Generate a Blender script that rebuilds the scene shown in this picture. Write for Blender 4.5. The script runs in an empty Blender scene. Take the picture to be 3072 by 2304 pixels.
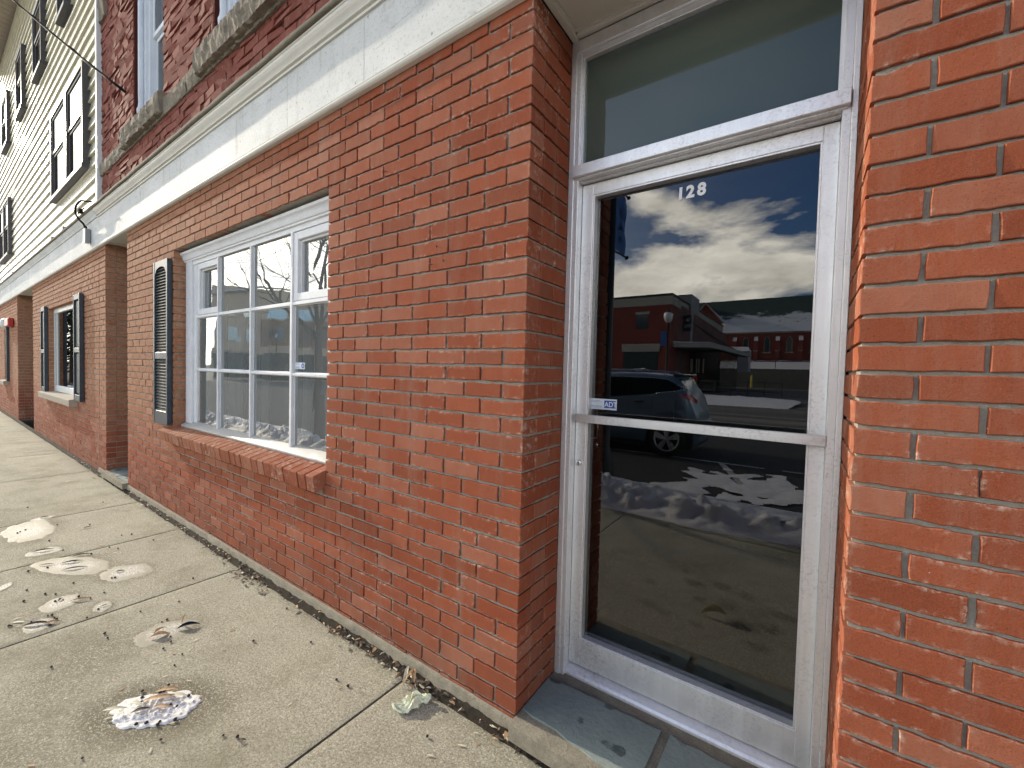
import bpy, bmesh, math, random
from mathutils import Vector, Matrix, noise
random.seed(7)
SC = bpy.context.scene
COL = SC.collection
R = math.radians
ORG = {}

# ------------------------------------------------------------------ helpers
class MB:
    """collects geometry in world coordinates, then links it as ONE mesh"""
    def __init__(s): s.v=[]; s.f=[]; s.m=[]; s.e=[]; s.sm=[]
    def add(s, vs, fs, m=0, e=None, smooth=False):
        o=len(s.v); s.v+= [tuple(p) for p in vs]
        s.e += (e if e is not None else [0.0]*len(vs))
        for f in fs: s.f.append(tuple(i+o for i in f)); s.m.append(m); s.sm.append(smooth)
    def box(s, x0,x1,y0,y1,z0,z1, m=0, c=0.0):
        if x0>x1: x0,x1=x1,x0
        if y0>y1: y0,y1=y1,y0
        if z0>z1: z0,z1=z1,z0
        if c<=0:
            vs=[(x0,y0,z0),(x1,y0,z0),(x1,y1,z0),(x0,y1,z0),(x0,y0,z1),(x1,y0,z1),(x1,y1,z1),(x0,y1,z1)]
            s.add(vs,[(0,3,2,1),(4,5,6,7),(0,1,5,4),(1,2,6,5),(2,3,7,6),(3,0,4,7)],m); return
        c=min(c,(x1-x0)*.45,(y1-y0)*.45,(z1-z0)*.45)
        bm=bmesh.new(); bmesh.ops.create_cube(bm,size=1)
        for v in bm.verts:
            v.co=Vector((x0 if v.co.x<0 else x1, y0 if v.co.y<0 else y1, z0 if v.co.z<0 else z1))
        bmesh.ops.bevel(bm,geom=bm.edges[:],offset=c,segments=1,affect='EDGES')
        bm.verts.index_update()
        s.add([v.co[:] for v in bm.verts],[[v.index for v in f.verts] for f in bm.faces],m); bm.free()
    def grid(s, rows, m=0, e=None, smooth=True, closed=False):
        n=len(rows[0]); vs=[p for r in rows for p in r]; fs=[]
        for i in range(len(rows)-1):
            for j in range(n-1 if not closed else n):
                k=(j+1)%n
                fs.append((i*n+j,i*n+k,(i+1)*n+k,(i+1)*n+j))
        s.add(vs,fs,m,e,smooth)
    def tube(s, pts, r, n=8, m=0, cap=True, smooth=True):
        pts=[Vector(p) for p in pts]; rows=[]
        rr = r if isinstance(r,(list,tuple)) else [r]*len(pts)
        up=Vector((0,0,1))
        for i,p in enumerate(pts):
            d=(pts[min(i+1,len(pts)-1)]-pts[max(i-1,0)])
            if d.length<1e-9: d=Vector((0,0,1))
            d.normalize()
            a=d.cross(up)
            if a.length<.05: a=d.cross(Vector((1,0,0)))
            a.normalize(); b=d.cross(a); b.normalize()
            rows.append([p+(a*math.cos(2*math.pi*k/n)+b*math.sin(2*math.pi*k/n))*rr[i] for k in range(n)])
        o=len(s.v); s.grid([[q[:] for q in r_] for r_ in rows],m,None,smooth,True)
        if cap:
            s.f.append(tuple(o+k for k in range(n))[::-1]); s.m.append(m); s.sm.append(False)
            t=o+(len(pts)-1)*n; s.f.append(tuple(t+k for k in range(n))); s.m.append(m); s.sm.append(False)
    def profx(s, prof, x0, x1, m=0, seg=1):
        """extrude a closed (y,z) profile along x"""
        n=len(prof); vs=[]; fs=[]
        for i in range(seg+1):
            x=x0+(x1-x0)*i/seg
            vs+=[(x,p[0],p[1]) for p in prof]
        for i in range(seg):
            for j in range(n):
                k=(j+1)%n; fs.append((i*n+j,i*n+k,(i+1)*n+k,(i+1)*n+j))
        fs.append(tuple(range(n))); fs.append(tuple(seg*n+j for j in range(n))[::-1])
        s.add(vs,fs,m)
    def disc(s, c, axis, r, h, n=24, m=0):
        c=Vector(c); a=Vector(axis).normalized(); s.tube([c,c+a*h],r,n,m,True,False)
    def lathe(s, c, prof, n=16, m=0, axis='z'):
        rows=[]
        for (r,h) in prof:
            row=[]
            for k in range(n):
                t=2*math.pi*k/n; x,y=r*math.cos(t),r*math.sin(t)
                if axis=='z': row.append((c[0]+x,c[1]+y,c[2]+h))
                elif axis=='y': row.append((c[0]+x,c[1]+h,c[2]+y))
                else: row.append((c[0]+h,c[1]+x,c[2]+y))
            rows.append(row)
        s.grid(rows,m,None,True,True)
    def build(s, name, mats, parent=None, recalc=True, local=False):
        me=bpy.data.meshes.new(name)
        o=Vector((0,0,0)) if (parent is None or local) else ORG.get(parent.name,Vector((0,0,0)))
        me.from_pydata([(v[0]-o[0],v[1]-o[1],v[2]-o[2]) for v in s.v],[],s.f)
        if not isinstance(mats,(list,tuple)): mats=[mats]
        for mt in mats: me.materials.append(mt)
        me.polygons.foreach_set('material_index',s.m)
        me.polygons.foreach_set('use_smooth',s.sm)
        if any(s.e):
            at=me.attributes.new('edge','FLOAT','POINT'); at.data.foreach_set('value',s.e)
        if recalc:
            bm=bmesh.new(); bm.from_mesh(me); bmesh.ops.recalc_face_normals(bm,faces=bm.faces[:]); bm.to_mesh(me); bm.free()
        me.update()
        ob=bpy.data.objects.new(name,me); COL.objects.link(ob)
        if parent is not None: ob.parent=parent
        ORG[ob.name]=o
        return ob

def tag(o,label=None,cat=None,group=None,kind=None):
    if label: o['label']=label
    if cat: o['category']=cat
    if group: o['group']=group
    if kind: o['kind']=kind
    return o
def thing(name,label,cat,loc=(0,0,0),group=None):
    o=bpy.data.objects.new(name,None); COL.objects.link(o); o.location=loc
    o.empty_display_size=.1
    ORG[o.name]=Vector(loc); return tag(o,label,cat,group)
def copy_tree(o,parent=None):
    c=o.copy(); COL.objects.link(c)
    if parent is not None: c.parent=parent
    for ch in [q for q in bpy.data.objects if q.parent==o]: copy_tree(ch,c)
    return c

# ------------------------------------------------------------------ materials
class N:
    def __init__(s,name):
        s.mat=bpy.data.materials.new(name); s.mat.use_nodes=True; s.t=s.mat.node_tree; s.t.nodes.clear()
        s.out=s.t.nodes.new('ShaderNodeOutputMaterial')
        s.tc=None
    def n(s,t,**k):
        nd=s.t.nodes.new('ShaderNode'+t)
        for a,b in k.items(): setattr(nd,a,b)
        return nd
    def l(s,a,b): s.t.links.new(a,b)
    def obj(s):
        if not s.tc: s.tc=s.n('NewGeometry')
        return s.tc.outputs['Position']
    def island(s):
        s.obj(); return s.tc.outputs['Random Per Island']
    def noise(s,scale,detail=4,rough=.55,vec=None,stretch=None,dist=0):
        nd=s.n('TexNoise'); nd.inputs['Scale'].default_value=scale; nd.inputs['Detail'].default_value=detail
        nd.inputs['Roughness'].default_value=rough; nd.inputs['Distortion'].default_value=dist
        v=vec or s.obj()
        if stretch:
            mp=s.n('Mapping'); mp.inputs['Scale'].default_value=stretch; s.l(v,mp.inputs['Vector']); v=mp.outputs[0]
        s.l(v,nd.inputs['Vector']); return nd.outputs['Fac']
    def voro(s,scale,feature='F1',out='Distance',stretch=None,rnd=1):
        nd=s.n('TexVoronoi',feature=feature); nd.inputs['Scale'].default_value=scale
        nd.inputs['Randomness'].default_value=rnd
        v=s.obj()
        if stretch:
            mp=s.n('Mapping'); mp.inputs['Scale'].default_value=stretch; s.l(v,mp.inputs['Vector']); v=mp.outputs[0]
        s.l(v,nd.inputs['Vector']); return nd.outputs[out]
    def ramp(s,src,a,b,ca=(0,0,0,1),cb=(1,1,1,1),interp='LINEAR'):
        nd=s.n('ValToRGB'); e=nd.color_ramp.elements; nd.color_ramp.interpolation=interp
        e[0].position=a; e[1].position=b
        e[0].color=ca if len(ca)==4 else (*ca,1); e[1].color=cb if len(cb)==4 else (*cb,1)
        s.l(src,nd.inputs[0]); return nd.outputs[0]
    def mix(s,f,a,b,blend='MIX'):
        nd=s.n('Mix',data_type='RGBA',blend_type=blend)
        for src,i in ((f,0),(a,6),(b,7)):
            if isinstance(src,(int,float)): nd.inputs[i].default_value=src
            elif isinstance(src,tuple): nd.inputs[i].default_value=(*src,1) if len(src)==3 else src
            else: s.l(src,nd.inputs[i])
        return nd.outputs[2]
    def math(s,op,a,b=0.0,clamp=False):
        nd=s.n('Math',operation=op,use_clamp=clamp)
        for src,i in ((a,0),(b,1)):
            if isinstance(src,(int,float)): nd.inputs[i].default_value=src
            else: s.l(src,nd.inputs[i])
        return nd.outputs[0]
    def attr(s,name,out='Fac'):
        nd=s.n('Attribute'); nd.attribute_name=name; return nd.outputs[out]
    def bump(s,h,dist=.002,strength=1.0,normal=None):
        nd=s.n('Bump'); nd.inputs['Distance'].default_value=dist; nd.inputs['Strength'].default_value=strength
        s.l(h,nd.inputs['Height'])
        if normal is not None: s.l(normal,nd.inputs['Normal'])
        return nd.outputs[0]
    def pbr(s,color,rough=.6,metal=0.0,normal=None,spec=.5,**k):
        p=s.n('BsdfPrincipled')
        for src,nm in ((color,'Base Color'),(rough,'Roughness'),(metal,'Metallic'),(spec,'Specular IOR Level')):
            if isinstance(src,(int,float)): p.inputs[nm].default_value=src
            elif isinstance(src,tuple): p.inputs[nm].default_value=(*src,1) if len(src)==3 else src
            else: s.l(src,p.inputs[nm])
        for a,b in k.items():
            a=a.replace('_',' ')
            if a in p.inputs:
                p.inputs[a].default_value=b
        if normal is not None: s.l(normal,p.inputs['Normal'])
        s.l(p.outputs[0],s.out.inputs['Surface']); return s.mat

def simple(name,col,rough=.6,metal=0.0,spec=.5,var=.12,scale=30,bump=.0006,**k):
    m=N(name); a=m.noise(scale,6,.6)
    c=m.mix(m.ramp(a,.3,.7),tuple(x*(1-var) for x in col),tuple(min(1,x*(1+var)) for x in col))
    return m.pbr(c,rough,metal,m.bump(m.noise(scale*6,4),bump) if bump else None,spec,**k)

def brick_mat(name,c0,c1,c2,eff=.5,tan=True,painted=False):
    m=N(name); isl=m.island()
    base=m.mix(m.ramp(isl,.1,.9),c0,c1)
    wn=m.n('TexWhiteNoise',noise_dimensions='1D'); m.l(isl,wn.inputs['W'])
    base=m.mix(m.ramp(wn.outputs['Value'],.55,1.0),base,c2)
    wn2=m.n('TexWhiteNoise',noise_dimensions='1D'); m.l(m.math('ADD',isl,3.7),wn2.inputs['W'])
    base=m.mix(m.math('MULTIPLY',m.ramp(wn2.outputs['Value'],.78,1.0),.5),base,tuple(x*.70 for x in c0))
    # cloudy variation inside every brick, fine speckle, dark scratches
    base=m.mix(m.math('MULTIPLY',m.ramp(m.noise(14,5,.65),.38,.75),.3),base,tuple(x*.62 for x in c0))
    base=m.mix(m.math('MULTIPLY',m.ramp(m.noise(420,3,.7),.45,.72),.30),base,tuple(min(1,x*1.5+.02) for x in c1))
    base=m.mix(m.math('MULTIPLY',m.ramp(m.noise(260,2,.5),.60,.74),.55),base,tuple(x*.33 for x in c0))
    base=m.mix(m.math('MULTIPLY',m.ramp(m.noise(9,6,.7,stretch=(1,1,.16)),.50,.78),.38),base,(.33,.23,.17))
    ed=m.attr('edge')
    crust=m.math('MULTIPLY',ed,m.ramp(m.noise(38,7,.75),.50,.66))
    crust=m.math('MULTIPLY',crust,m.ramp(m.noise(3.2,3,.6),.42,.62))
    base=m.mix(m.math('MULTIPLY',crust,eff,True),base,(.62,.50,.40))
    blotch=m.ramp(m.noise(21,7,.8),.66,.80)
    blotch=m.math('MULTIPLY',blotch,m.ramp(m.noise(2.3,2,.5),.5,.68))
    base=m.mix(m.math('MULTIPLY',blotch,eff*.8,True),base,(.55,.42,.34))
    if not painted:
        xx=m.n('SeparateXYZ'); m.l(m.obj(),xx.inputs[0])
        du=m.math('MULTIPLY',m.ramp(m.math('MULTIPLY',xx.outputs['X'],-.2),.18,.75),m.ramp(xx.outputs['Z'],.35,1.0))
        base=m.mix(m.math('MULTIPLY',m.math('MULTIPLY',du,m.ramp(m.noise(30,6,.7),.25,.6)),.62),base,(.47,.30,.18))  # sunlit tan put into the colour toward the left and upper wall
    # tiny white paint flecks and dark chips
    base=m.mix(m.ramp(m.voro(9.0),.012,.017,(1,1,1),(0,0,0)),base,(.75,.70,.62))
    base=m.mix(m.ramp(m.voro(7.3,stretch=(1.7,1.7,.8)),.016,.022,(1,1,1),(0,0,0)),base,(.05,.03,.025))
    # grime toward the ground
    sx=m.n('SeparateXYZ'); m.l(m.obj(),sx.inputs[0])
    gr=m.math('MULTIPLY',m.ramp(sx.outputs['Z'],0.0,.34,(1,1,1),(0,0,0)),m.ramp(m.noise(5,5,.6),.3,.62))
    base=m.mix(m.math('MULTIPLY',gr,.42),base,(.13,.085,.06))
    h=m.math('ADD',m.math('MULTIPLY',m.noise(90,6,.7),.7),m.math('MULTIPLY',m.noise(600,3,.6),.25))
    nb=m.bump(h,.0034 if not painted else .002,.9)
    return m.pbr(base,.9,0,nb,.12)

def mortar_mat(name,col):
    m=N(name)
    c=m.mix(m.ramp(m.noise(60,6,.7),.3,.7),tuple(x*.7 for x in col),col)
    c=m.mix(m.math('MULTIPLY',m.ramp(m.noise(4,4,.6),.45,.7),.3),c,tuple(x*.45 for x in col))
    return m.pbr(c,.95,0,m.bump(m.noise(220,6,.75),.004),.1)

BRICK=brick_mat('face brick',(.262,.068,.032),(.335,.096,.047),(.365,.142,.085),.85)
BRICKD=brick_mat('painted old brick',(.20,.058,.042),(.24,.072,.052),(.30,.11,.082),.3,painted=True)
MORT=mortar_mat('mortar',(.45,.42,.355))
MORTD=mortar_mat('painted mortar',(.10,.03,.024))

def metal_mat(name,col,rough,stretch,streak=.25,metal=.9):
    m=N(name)
    a=m.noise(3.5,6,.7,stretch=stretch)
    dirt=m.math('MULTIPLY',m.ramp(m.noise(85,6,.85),.50,.66),m.ramp(m.noise(3.1,4,.6),.40,.62))
    c=m.mix(m.ramp(a,.3,.7),tuple(x*(1-streak) for x in col),col)
    c=m.mix(m.math('MULTIPLY',dirt,.6),c,(.26,.24,.21))
    c=m.mix(m.ramp(m.voro(34),.03,.06,(1,1,1),(0,0,0)),c,(.62,.62,.60))
    rg=m.math('ADD',m.math('MULTIPLY',m.noise(18,6,.7),.35),rough-.15)
    return m.pbr(c,rg,metal,m.bump(m.noise(140,5,.6,stretch=stretch),.0004),.5)
ALUM=metal_mat('weathered aluminium',(.93,.94,.95),.42,(7,7,.35),.14,.72)
ALUMH=metal_mat('brushed aluminium bar',(.80,.80,.80),.32,(.5,8,20),.15,.9)
CHROME=simple('chrome',(.75,.75,.74),.18,1.0,var=.03,bump=0)

def paint_mat(name,col,peel=.35,grime=.3,rough=.55):
    m=N(name)
    c=m.mix(m.ramp(m.noise(6,6,.65),.3,.7),tuple(x*.86 for x in col),col)
    c=m.mix(m.math('MULTIPLY',m.ramp(m.noise(30,8,.8,stretch=(1,1,2.5)),.55,.70),grime),c,(.26,.25,.22))
    pl=m.ramp(m.noise(24,8,.8,stretch=(.5,.5,1.6)),.66,.69)
    c=m.mix(m.math('MULTIPLY',pl,peel),c,(.20,.18,.15))
    h=m.math('SUBTRACT',m.math('MULTIPLY',m.noise(120,5,.6),.3),m.math('MULTIPLY',pl,.8))
    return m.pbr(c,rough,0,m.bump(h,.0012),.4)
WHITE=paint_mat('worn white window paint',(.82,.84,.85),.8,.4)
WHITE2=paint_mat('cream trim paint',(.72,.70,.62),.25,.22)
PEEL=paint_mat('peeling sill paint',(.46,.45,.41),1.0,.8)
UPWHITE=paint_mat('upper window paint',(.80,.84,.88),.35,.15)

def fascia_mat():
    m=N('weathered painted fascia')
    c=m.mix(m.ramp(m.noise(1.6,5,.6),.35,.65),(.66,.68,.66),(.82,.83,.80))
    st=m.ramp(m.noise(16,8,.8,stretch=(.35,1,2.2)),.58,.66)
    zone=m.ramp(m.noise(2.1,4,.6),.42,.60)
    c=m.mix(m.math('MULTIPLY',m.math('MULTIPLY',st,zone),.8),c,(.27,.28,.25))
    sp=m.ramp(m.voro(13),.05,.11,(1,1,1),(0,0,0))
    c=m.mix(m.math('MULTIPLY',sp,.75),c,(.26,.26,.23))
    c=m.mix(m.math('MULTIPLY',m.ramp(m.noise(60,6,.8),.54,.64),.5),c,(.36,.36,.31))
    c=m.mix(m.math('MULTIPLY',m.ramp(m.noise(4.5,7,.75),.55,.68),.5),c,(.42,.42,.37))
    sp2=m.ramp(m.voro(4.3),.012,.018,(1,1,1),(0,0,0)); c=m.mix(sp2,c,(.10,.09,.08))
    drip=m.ramp(m.noise(9,6,.7,stretch=(1,1,.12)),.58,.75)
    c=m.mix(m.math('MULTIPLY',drip,.6),c,(.36,.33,.27))
    h=m.math('ADD',m.math('MULTIPLY',m.noise(70,7,.8),.8),m.math('MULTIPLY',m.noise(14,3),.4))
    return m.pbr(c,.72,0,m.bump(h,.011),.35)
FASC=fascia_mat()

def concrete_mat():
    m=N('sidewalk concrete')
    c=m.mix(m.ramp(m.noise(2.2,7,.65),.32,.68),(.45,.425,.32),(.59,.565,.43))
    c=m.mix(m.math('MULTIPLY',m.ramp(m.noise(480,3,.8),.46,.62),.6),c,(.56,.52,.42))
    c=m.mix(m.math('MULTIPLY',m.ramp(m.noise(330,3,.8),.52,.68),.7),c,(.15,.13,.10))
    c=m.mix(m.math('MULTIPLY',m.ramp(m.voro(95),.10,.22,(1,1,1),(0,0,0)),.55),c,(.16,.14,.11))
    c=m.mix(m.math('MULTIPLY',m.ramp(m.voro(28),.018,.034,(1,1,1),(0,0,0)),.8),c,(.10,.08,.06))
    c=m.mix(m.math('MULTIPLY',m.island(),.22),c,(.30,.29,.25))
    w=m.attr('edge')
    wet=m.math('MULTIPLY',w,m.math('ADD',m.math('MULTIPLY',m.noise(9,5,.6),.8),.4),True)
    c=m.mix(m.math('MULTIPLY',wet,.85),c,(.125,.110,.062))
    c=m.mix(m.math('MULTIPLY',m.ramp(m.noise(1.1,4,.5),.52,.70),.35),c,(.30,.27,.22))
    c=m.mix(m.math('MULTIPLY',m.ramp(m.noise(110,4,.8),.51,.57),.62),c,(.20,.175,.115))
    c=m.mix(m.math('MULTIPLY',m.ramp(m.noise(120,4,.8,stretch=(1,1.3,1)),.53,.60),.75),c,(.80,.75,.58))
    c=m.mix(m.math('MULTIPLY',m.ramp(m.noise(3.4,7,.7),.48,.68),.5),c,(.24,.215,.13))
    h=m.math('ADD',m.noise(300,5,.8),m.math('MULTIPLY',m.ramp(m.voro(140),.0,.35),.9))
    h=m.math('ADD',h,m.math('MULTIPLY',m.noise(16,4,.6,stretch=(14,1,1)),.25))
    return m.pbr(c,.9,0,m.bump(h,.0055,1.0),.25)
CONC=concrete_mat()
def rough_stone(name,col,var=.35,bump=.01,scale=12):
    m=N(name); c=m.mix(m.ramp(m.noise(scale,8,.7),.3,.7),tuple(x*(1-var) for x in col),tuple(x*(1+var*.6) for x in col))
    c=m.mix(m.math('MULTIPLY',m.ramp(m.noise(scale*14,3,.7),.5,.7),.5),c,tuple(x*.4 for x in col))
    return m.pbr(c,.92,0,m.bump(m.noise(scale*6,8,.75),bump),.2)
FOUND=rough_stone('foundation concrete',(.36,.325,.25),.3,.012,14)
STONE=rough_stone('weathered sandstone',(.36,.31,.235),.45,.02,9)
CAPST=rough_stone('ledge flashing',(.20,.175,.13),.4,.004,6)
SOIL=rough_stone('gap soil',(.065,.052,.038),.5,.02,40)
ASPH=rough_stone('asphalt',(.050,.050,.052),.3,.004,8)
ROADP=simple('road paint',(.42,.42,.40),.8,var=.3,scale=12)
def slate():
    m=N('bluestone')
    c=m.mix(m.ramp(m.noise(4,6,.6),.3,.7),(.20,.245,.225),(.30,.345,.31))
    c=m.mix(m.math('MULTIPLY',m.ramp(m.noise(160,4,.7),.48,.7),.5),c,(.32,.36,.33))
    c=m.mix(m.math('MULTIPLY',m.ramp(m.math('ADD',m.voro(9,'SMOOTH_F1'),m.math('MULTIPLY',m.noise(40,6,.7),.16)),.26,.30,(1,1,1),(0,0,0)),.8),c,(.045,.06,.058))
    c=m.mix(m.math('MULTIPLY',m.ramp(m.noise(24,8,.8,stretch=(1,2.2,1)),.50,.70),.45),c,(.34,.37,.33))
    c=m.mix(m.math('MULTIPLY',m.ramp(m.noise(55,6,.8),.62,.66),.7),c,(.04,.05,.05))
    return m.pbr(c,.85,0,m.bump(m.noise(45,7,.7),.004),.25)
SLATE=slate()
def snow_mat(name,dirty=.3):
    m=N(name)
    c=m.mix(m.ramp(m.noise(5,7,.7),.4,.7),(.83,.84,.86),(.66,.65,.62))
    c=m.mix(m.math('MULTIPLY',m.ramp(m.noise(17,8,.8),.56,.68),dirty),c,(.25,.21,.16))
    return m.pbr(c,.55,0,m.bump(m.noise(60,7,.75),.012),.4)
SNOW=snow_mat('street snow',.55)
def frost_mat():
    m=N('granular ice')
    c=m.mix(m.ramp(m.noise(115,5,.85),.44,.55),(.30,.27,.19),(.86,.84,.76))
    e=m.attr('edge'); k=m.math('ADD',m.math('MULTIPLY',e,.75),m.math('MULTIPLY',m.noise(34,8,.85),.9))
    c=m.mix(m.ramp(k,.78,1.02),c,(.36,.33,.24))
    c=m.mix(m.math('MULTIPLY',m.ramp(m.noise(9,5,.7),.42,.62),.6),c,(.46,.43,.33))
    return m.pbr(c,.6,0,m.bump(m.noise(115,5,.85),.006),.4)
FROST=frost_mat()
def siding_mat():
    m=N('vinyl siding')
    c=m.mix(m.ramp(m.noise(2.5,6,.6),.3,.7),(.66,.62,.45),(.76,.72,.54))
    c=m.mix(m.math('MULTIPLY',m.ramp(m.noise(8,7,.7,stretch=(.5,1,3)),.5,.75),.35),c,(.42,.34,.22))
    h=m.math('ADD',m.noise(2.2,3,.5,stretch=(1,1,1)),m.math('MULTIPLY',m.noise(80,4,.6,stretch=(.1,1,1)),.06))
    return m.pbr(c,.20,0,m.bump(h,.004),.8,Coat_Weight=1.0,Coat_Roughness=.22)
SIDING=siding_mat()
SOFF=simple('soffit paint',(.66,.63,.54),.6,var=.06,scale=4)
SOFFB=simple('soffit boards',(.50,.42,.33),.6,var=.1,scale=4)
NAVY=simple('dark shutter paint',(.030,.042,.058),.42,var=.3,scale=20)
SLATC=simple('faded shutter louvres',(.075,.072,.062),.8,var=.35,scale=40)
SHUT2=simple('panel shutter face',(.115,.125,.115),.5,var=.3,scale=15)
DARKF=simple('dark bronze window frame',(.060,.055,.055),.4,var=.2)
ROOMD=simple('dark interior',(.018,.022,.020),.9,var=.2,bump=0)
CURT=simple('pale curtain cloth',(.82,.86,.90),.9,var=.08,scale=8)
VINYL=simple('white vinyl frame',(.72,.74,.72),.4,var=.06)
REDP=simple('red bell enamel',(.42,.015,.012),.35,var=.1)
BLACKR=simple('black rubber',(.02,.02,.02),.6,var=.2)
GREYB=simple('grey junction box',(.24,.25,.25),.45,.3,var=.1)
WIREM=simple('black cable',(.012,.011,.010),.8,0,.05,bump=0)
BARK=simple('tree bark',(.13,.105,.08),.9,var=.4,scale=30,bump=.004)
LEAFB=simple('dry tan leaf',(.50,.32,.16),.65,var=.35,scale=60,**{'Subsurface_Weight':0.0})
LEAFP=simple('pale dry leaf',(.62,.58,.42),.65,var=.2,scale=80)
LEAFD=simple('dark dead leaf',(.10,.07,.05),.7,var=.4,scale=60)
BERRY=simple('dark shrivelled berry',(.035,.022,.018),.7,var=.4,scale=200,bump=.001)
CRUMP=simple('pale crumpled leaf',(.78,.80,.58),.6,var=.12,scale=40,bump=.002)
WHITEP=simple('white vinyl lettering',(.82,.82,.82),.4,var=.03,bump=0)
BLUEP=simple('blue print',(.02,.09,.38),.4,var=.03,bump=0)
GREYP=simple('grey print',(.22,.27,.40),.5,var=.03,bump=0)
STICK=simple('sticker face',(.68,.74,.80),.35,var=.04,bump=0)

def glass_mat(name,ior,tint,refl=1.0,wob=0.0,haze=None):
    m=N(name)
    fr=m.n('Fresnel'); fr.inputs['IOR'].default_value=ior
    gl=m.n('BsdfGlossy'); gl.inputs['Roughness'].default_value=0.0; gl.inputs['Color'].default_value=(refl,refl,refl,1)
    tr=m.n('BsdfTransparent'); tr.inputs['Color'].default_value=(*tint,1)
    base=tr.outputs[0]
    if haze:
        df=m.n('BsdfDiffuse'); df.inputs['Color'].default_value=(*haze[0],1)
        mh=m.n('MixShader'); mh.inputs[0].default_value=haze[1]; m.l(base,mh.inputs[1]); m.l(df.outputs[0],mh.inputs[2]); base=mh.outputs[0]
    if wob:
        nb=m.bump(m.noise(2.6,2,.5),wob); m.l(nb,gl.inputs['Normal']); m.l(nb,fr.inputs['Normal'])
    mx=m.n('MixShader'); m.l(fr.outputs[0],mx.inputs[0]); m.l(base,mx.inputs[1]); m.l(gl.outputs[0],mx.inputs[2])
    m.l(mx.outputs[0],m.out.inputs['Surface']); return m.mat
GDOOR=glass_mat('tinted door glass',1.95,(.55,.60,.58),.98)
GTRANS=glass_mat('dusty transom glass',1.75,(.30,.33,.32),.8,0,((.105,.135,.115),.75))
GWIN=glass_mat('old window glass',2.9,(.78,.84,.82),.98,.0010,((.56,.62,.62),.24))
GUP=glass_mat('upper window glass',1.7,(.35,.38,.40),.9)
GDARK=glass_mat('dark shop glass',1.28,(.2,.2,.2),.9)
# ------------------------------------------------------------------ brickwork
ZJ=[2.7125,2.645,2.579,2.512,2.443,2.373,2.304,2.238,2.17,2.105,2.036,1.965,1.891,1.821,1.753,1.684,1.616,1.547,1.477,1.412,1.347,1.283,1.217,1.15,1.083,1.014,0.946,0.878,0.809,0.741,0.671,0.606,0.542,0.478,0.412,0.345,0.279,0.216,0.149,0.077,0.010,-0.056]
LB=.2104
def brick(mb,o,ud,nd,u0,u1,z0,z1,depth=.09,det=1,m=0,jit=1.0,c=.0020,tilt=.0006):
    """one brick: front outline jittered, chamfered rim, sides going `depth` into the wall"""
    def ring(ins,n,sub,jj):
        a,b,p,q=u0+ins,u1-ins,z0+ins,z1-ins; pts=[]
        nu=max(1,int((u1-u0)/sub)) ; nz=max(1,int((z1-z0)/sub))
        for i in range(nu): pts.append((a+(b-a)*i/nu,p,0,-1))
        for i in range(nz): pts.append((b,p+(q-p)*i/nz,1,0))
        for i in range(nu): pts.append((b-(b-a)*i/nu,q,0,1))
        for i in range(nz): pts.append((a,q-(q-p)*i/nz,-1,0))
        return [(u+du*jj[i],z+dz*jj[i],n) for i,(u,z,du,dz) in enumerate(pts)]
    sub=.022 if det else .5
    nu=max(1,int((u1-u0)/sub)); nz=max(1,int((z1-z0)/sub)); k=2*(nu+nz)
    amp=.0010*jit
    jj=[random.gauss(0,amp) for _ in range(k)] if det else [0]*k
    if det and random.random()<.12:
        q=random.randrange(k); jj[q]-=.004; jj[(q+1)%k]-=.002
    t0=random.gauss(0,.0005)*jit; ta=random.gauss(0,tilt)*jit; tb=random.gauss(0,tilt)*jit
    rings=[ring(0,depth,sub,jj),ring(0,c,sub,jj),ring(c,0,sub,jj)]
    es=[1,1,1]
    if det: rings.append(ring(.013,0,sub,[0]*k)); es.append(0)
    vs=[];e=[]
    uc=(u0+u1)/2; zc=(z0+z1)/2
    for r_,ev in zip(rings,es):
        for (u,z,n) in r_:
            n2=n if n==depth else n+t0+ta*(u-uc)/.1+tb*(z-zc)/.03
            vs.append((o[0]+ud[0]*u-nd[0]*n2,o[1]+ud[1]*u-nd[1]*n2,z)); e.append(float(ev))
    fs=[]
    for i in range(len(rings)-1):
        for j in range(k):
            q=(j+1)%k; fs.append((i*k+j,i*k+q,(i+1)*k+q,(i+1)*k+j))
    fs.append(tuple((len(rings)-1)*k+j for j in range(k)))
    mb.add(vs,fs,m,e)

def courses(mb,o,ud,nd,rows,spans_fn,det=1,gap=.0100,depth=.09,m=0,jit=1.0,tilt=.0006,c=.0020):
    """rows: list of (z0,z1,index); spans_fn(index,z0,z1) -> list of (u0,u1)"""
    for (z0,z1,i) in rows:
        for (u0,u1) in spans_fn(i,z0,z1):
            g=gap/2
            du=random.gauss(0,.0012)
            a_=u0+g+du; b_=u1-g+du
            if min(abs(u1-q) for q in (0,-5.975,-13.456,-3.69,-9.70,-15.86))<.001: b_=u1
            if min(abs(u0-q) for q in (.954,-1.305,-7.42,-14.98))<.001: a_=u0
            brick(mb,o,ud,nd,a_,b_,z0+g+random.gauss(0,.0007),z1-g+random.gauss(0,.0007),depth,det,m,jit,c,tilt)
ROWS=[(ZJ[i+1],ZJ[i],i) for i in range(len(ZJ)-1)]    # index 0 is the top (full-brick) course

def cut(joints,a,b,minw=.035):
    """split [a,b] at the joints that fall inside it"""
    js=[a]+[j for j in joints if a+minw<j<b-minw]+[b]
    return list(zip(js[:-1],js[1:]))
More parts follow.
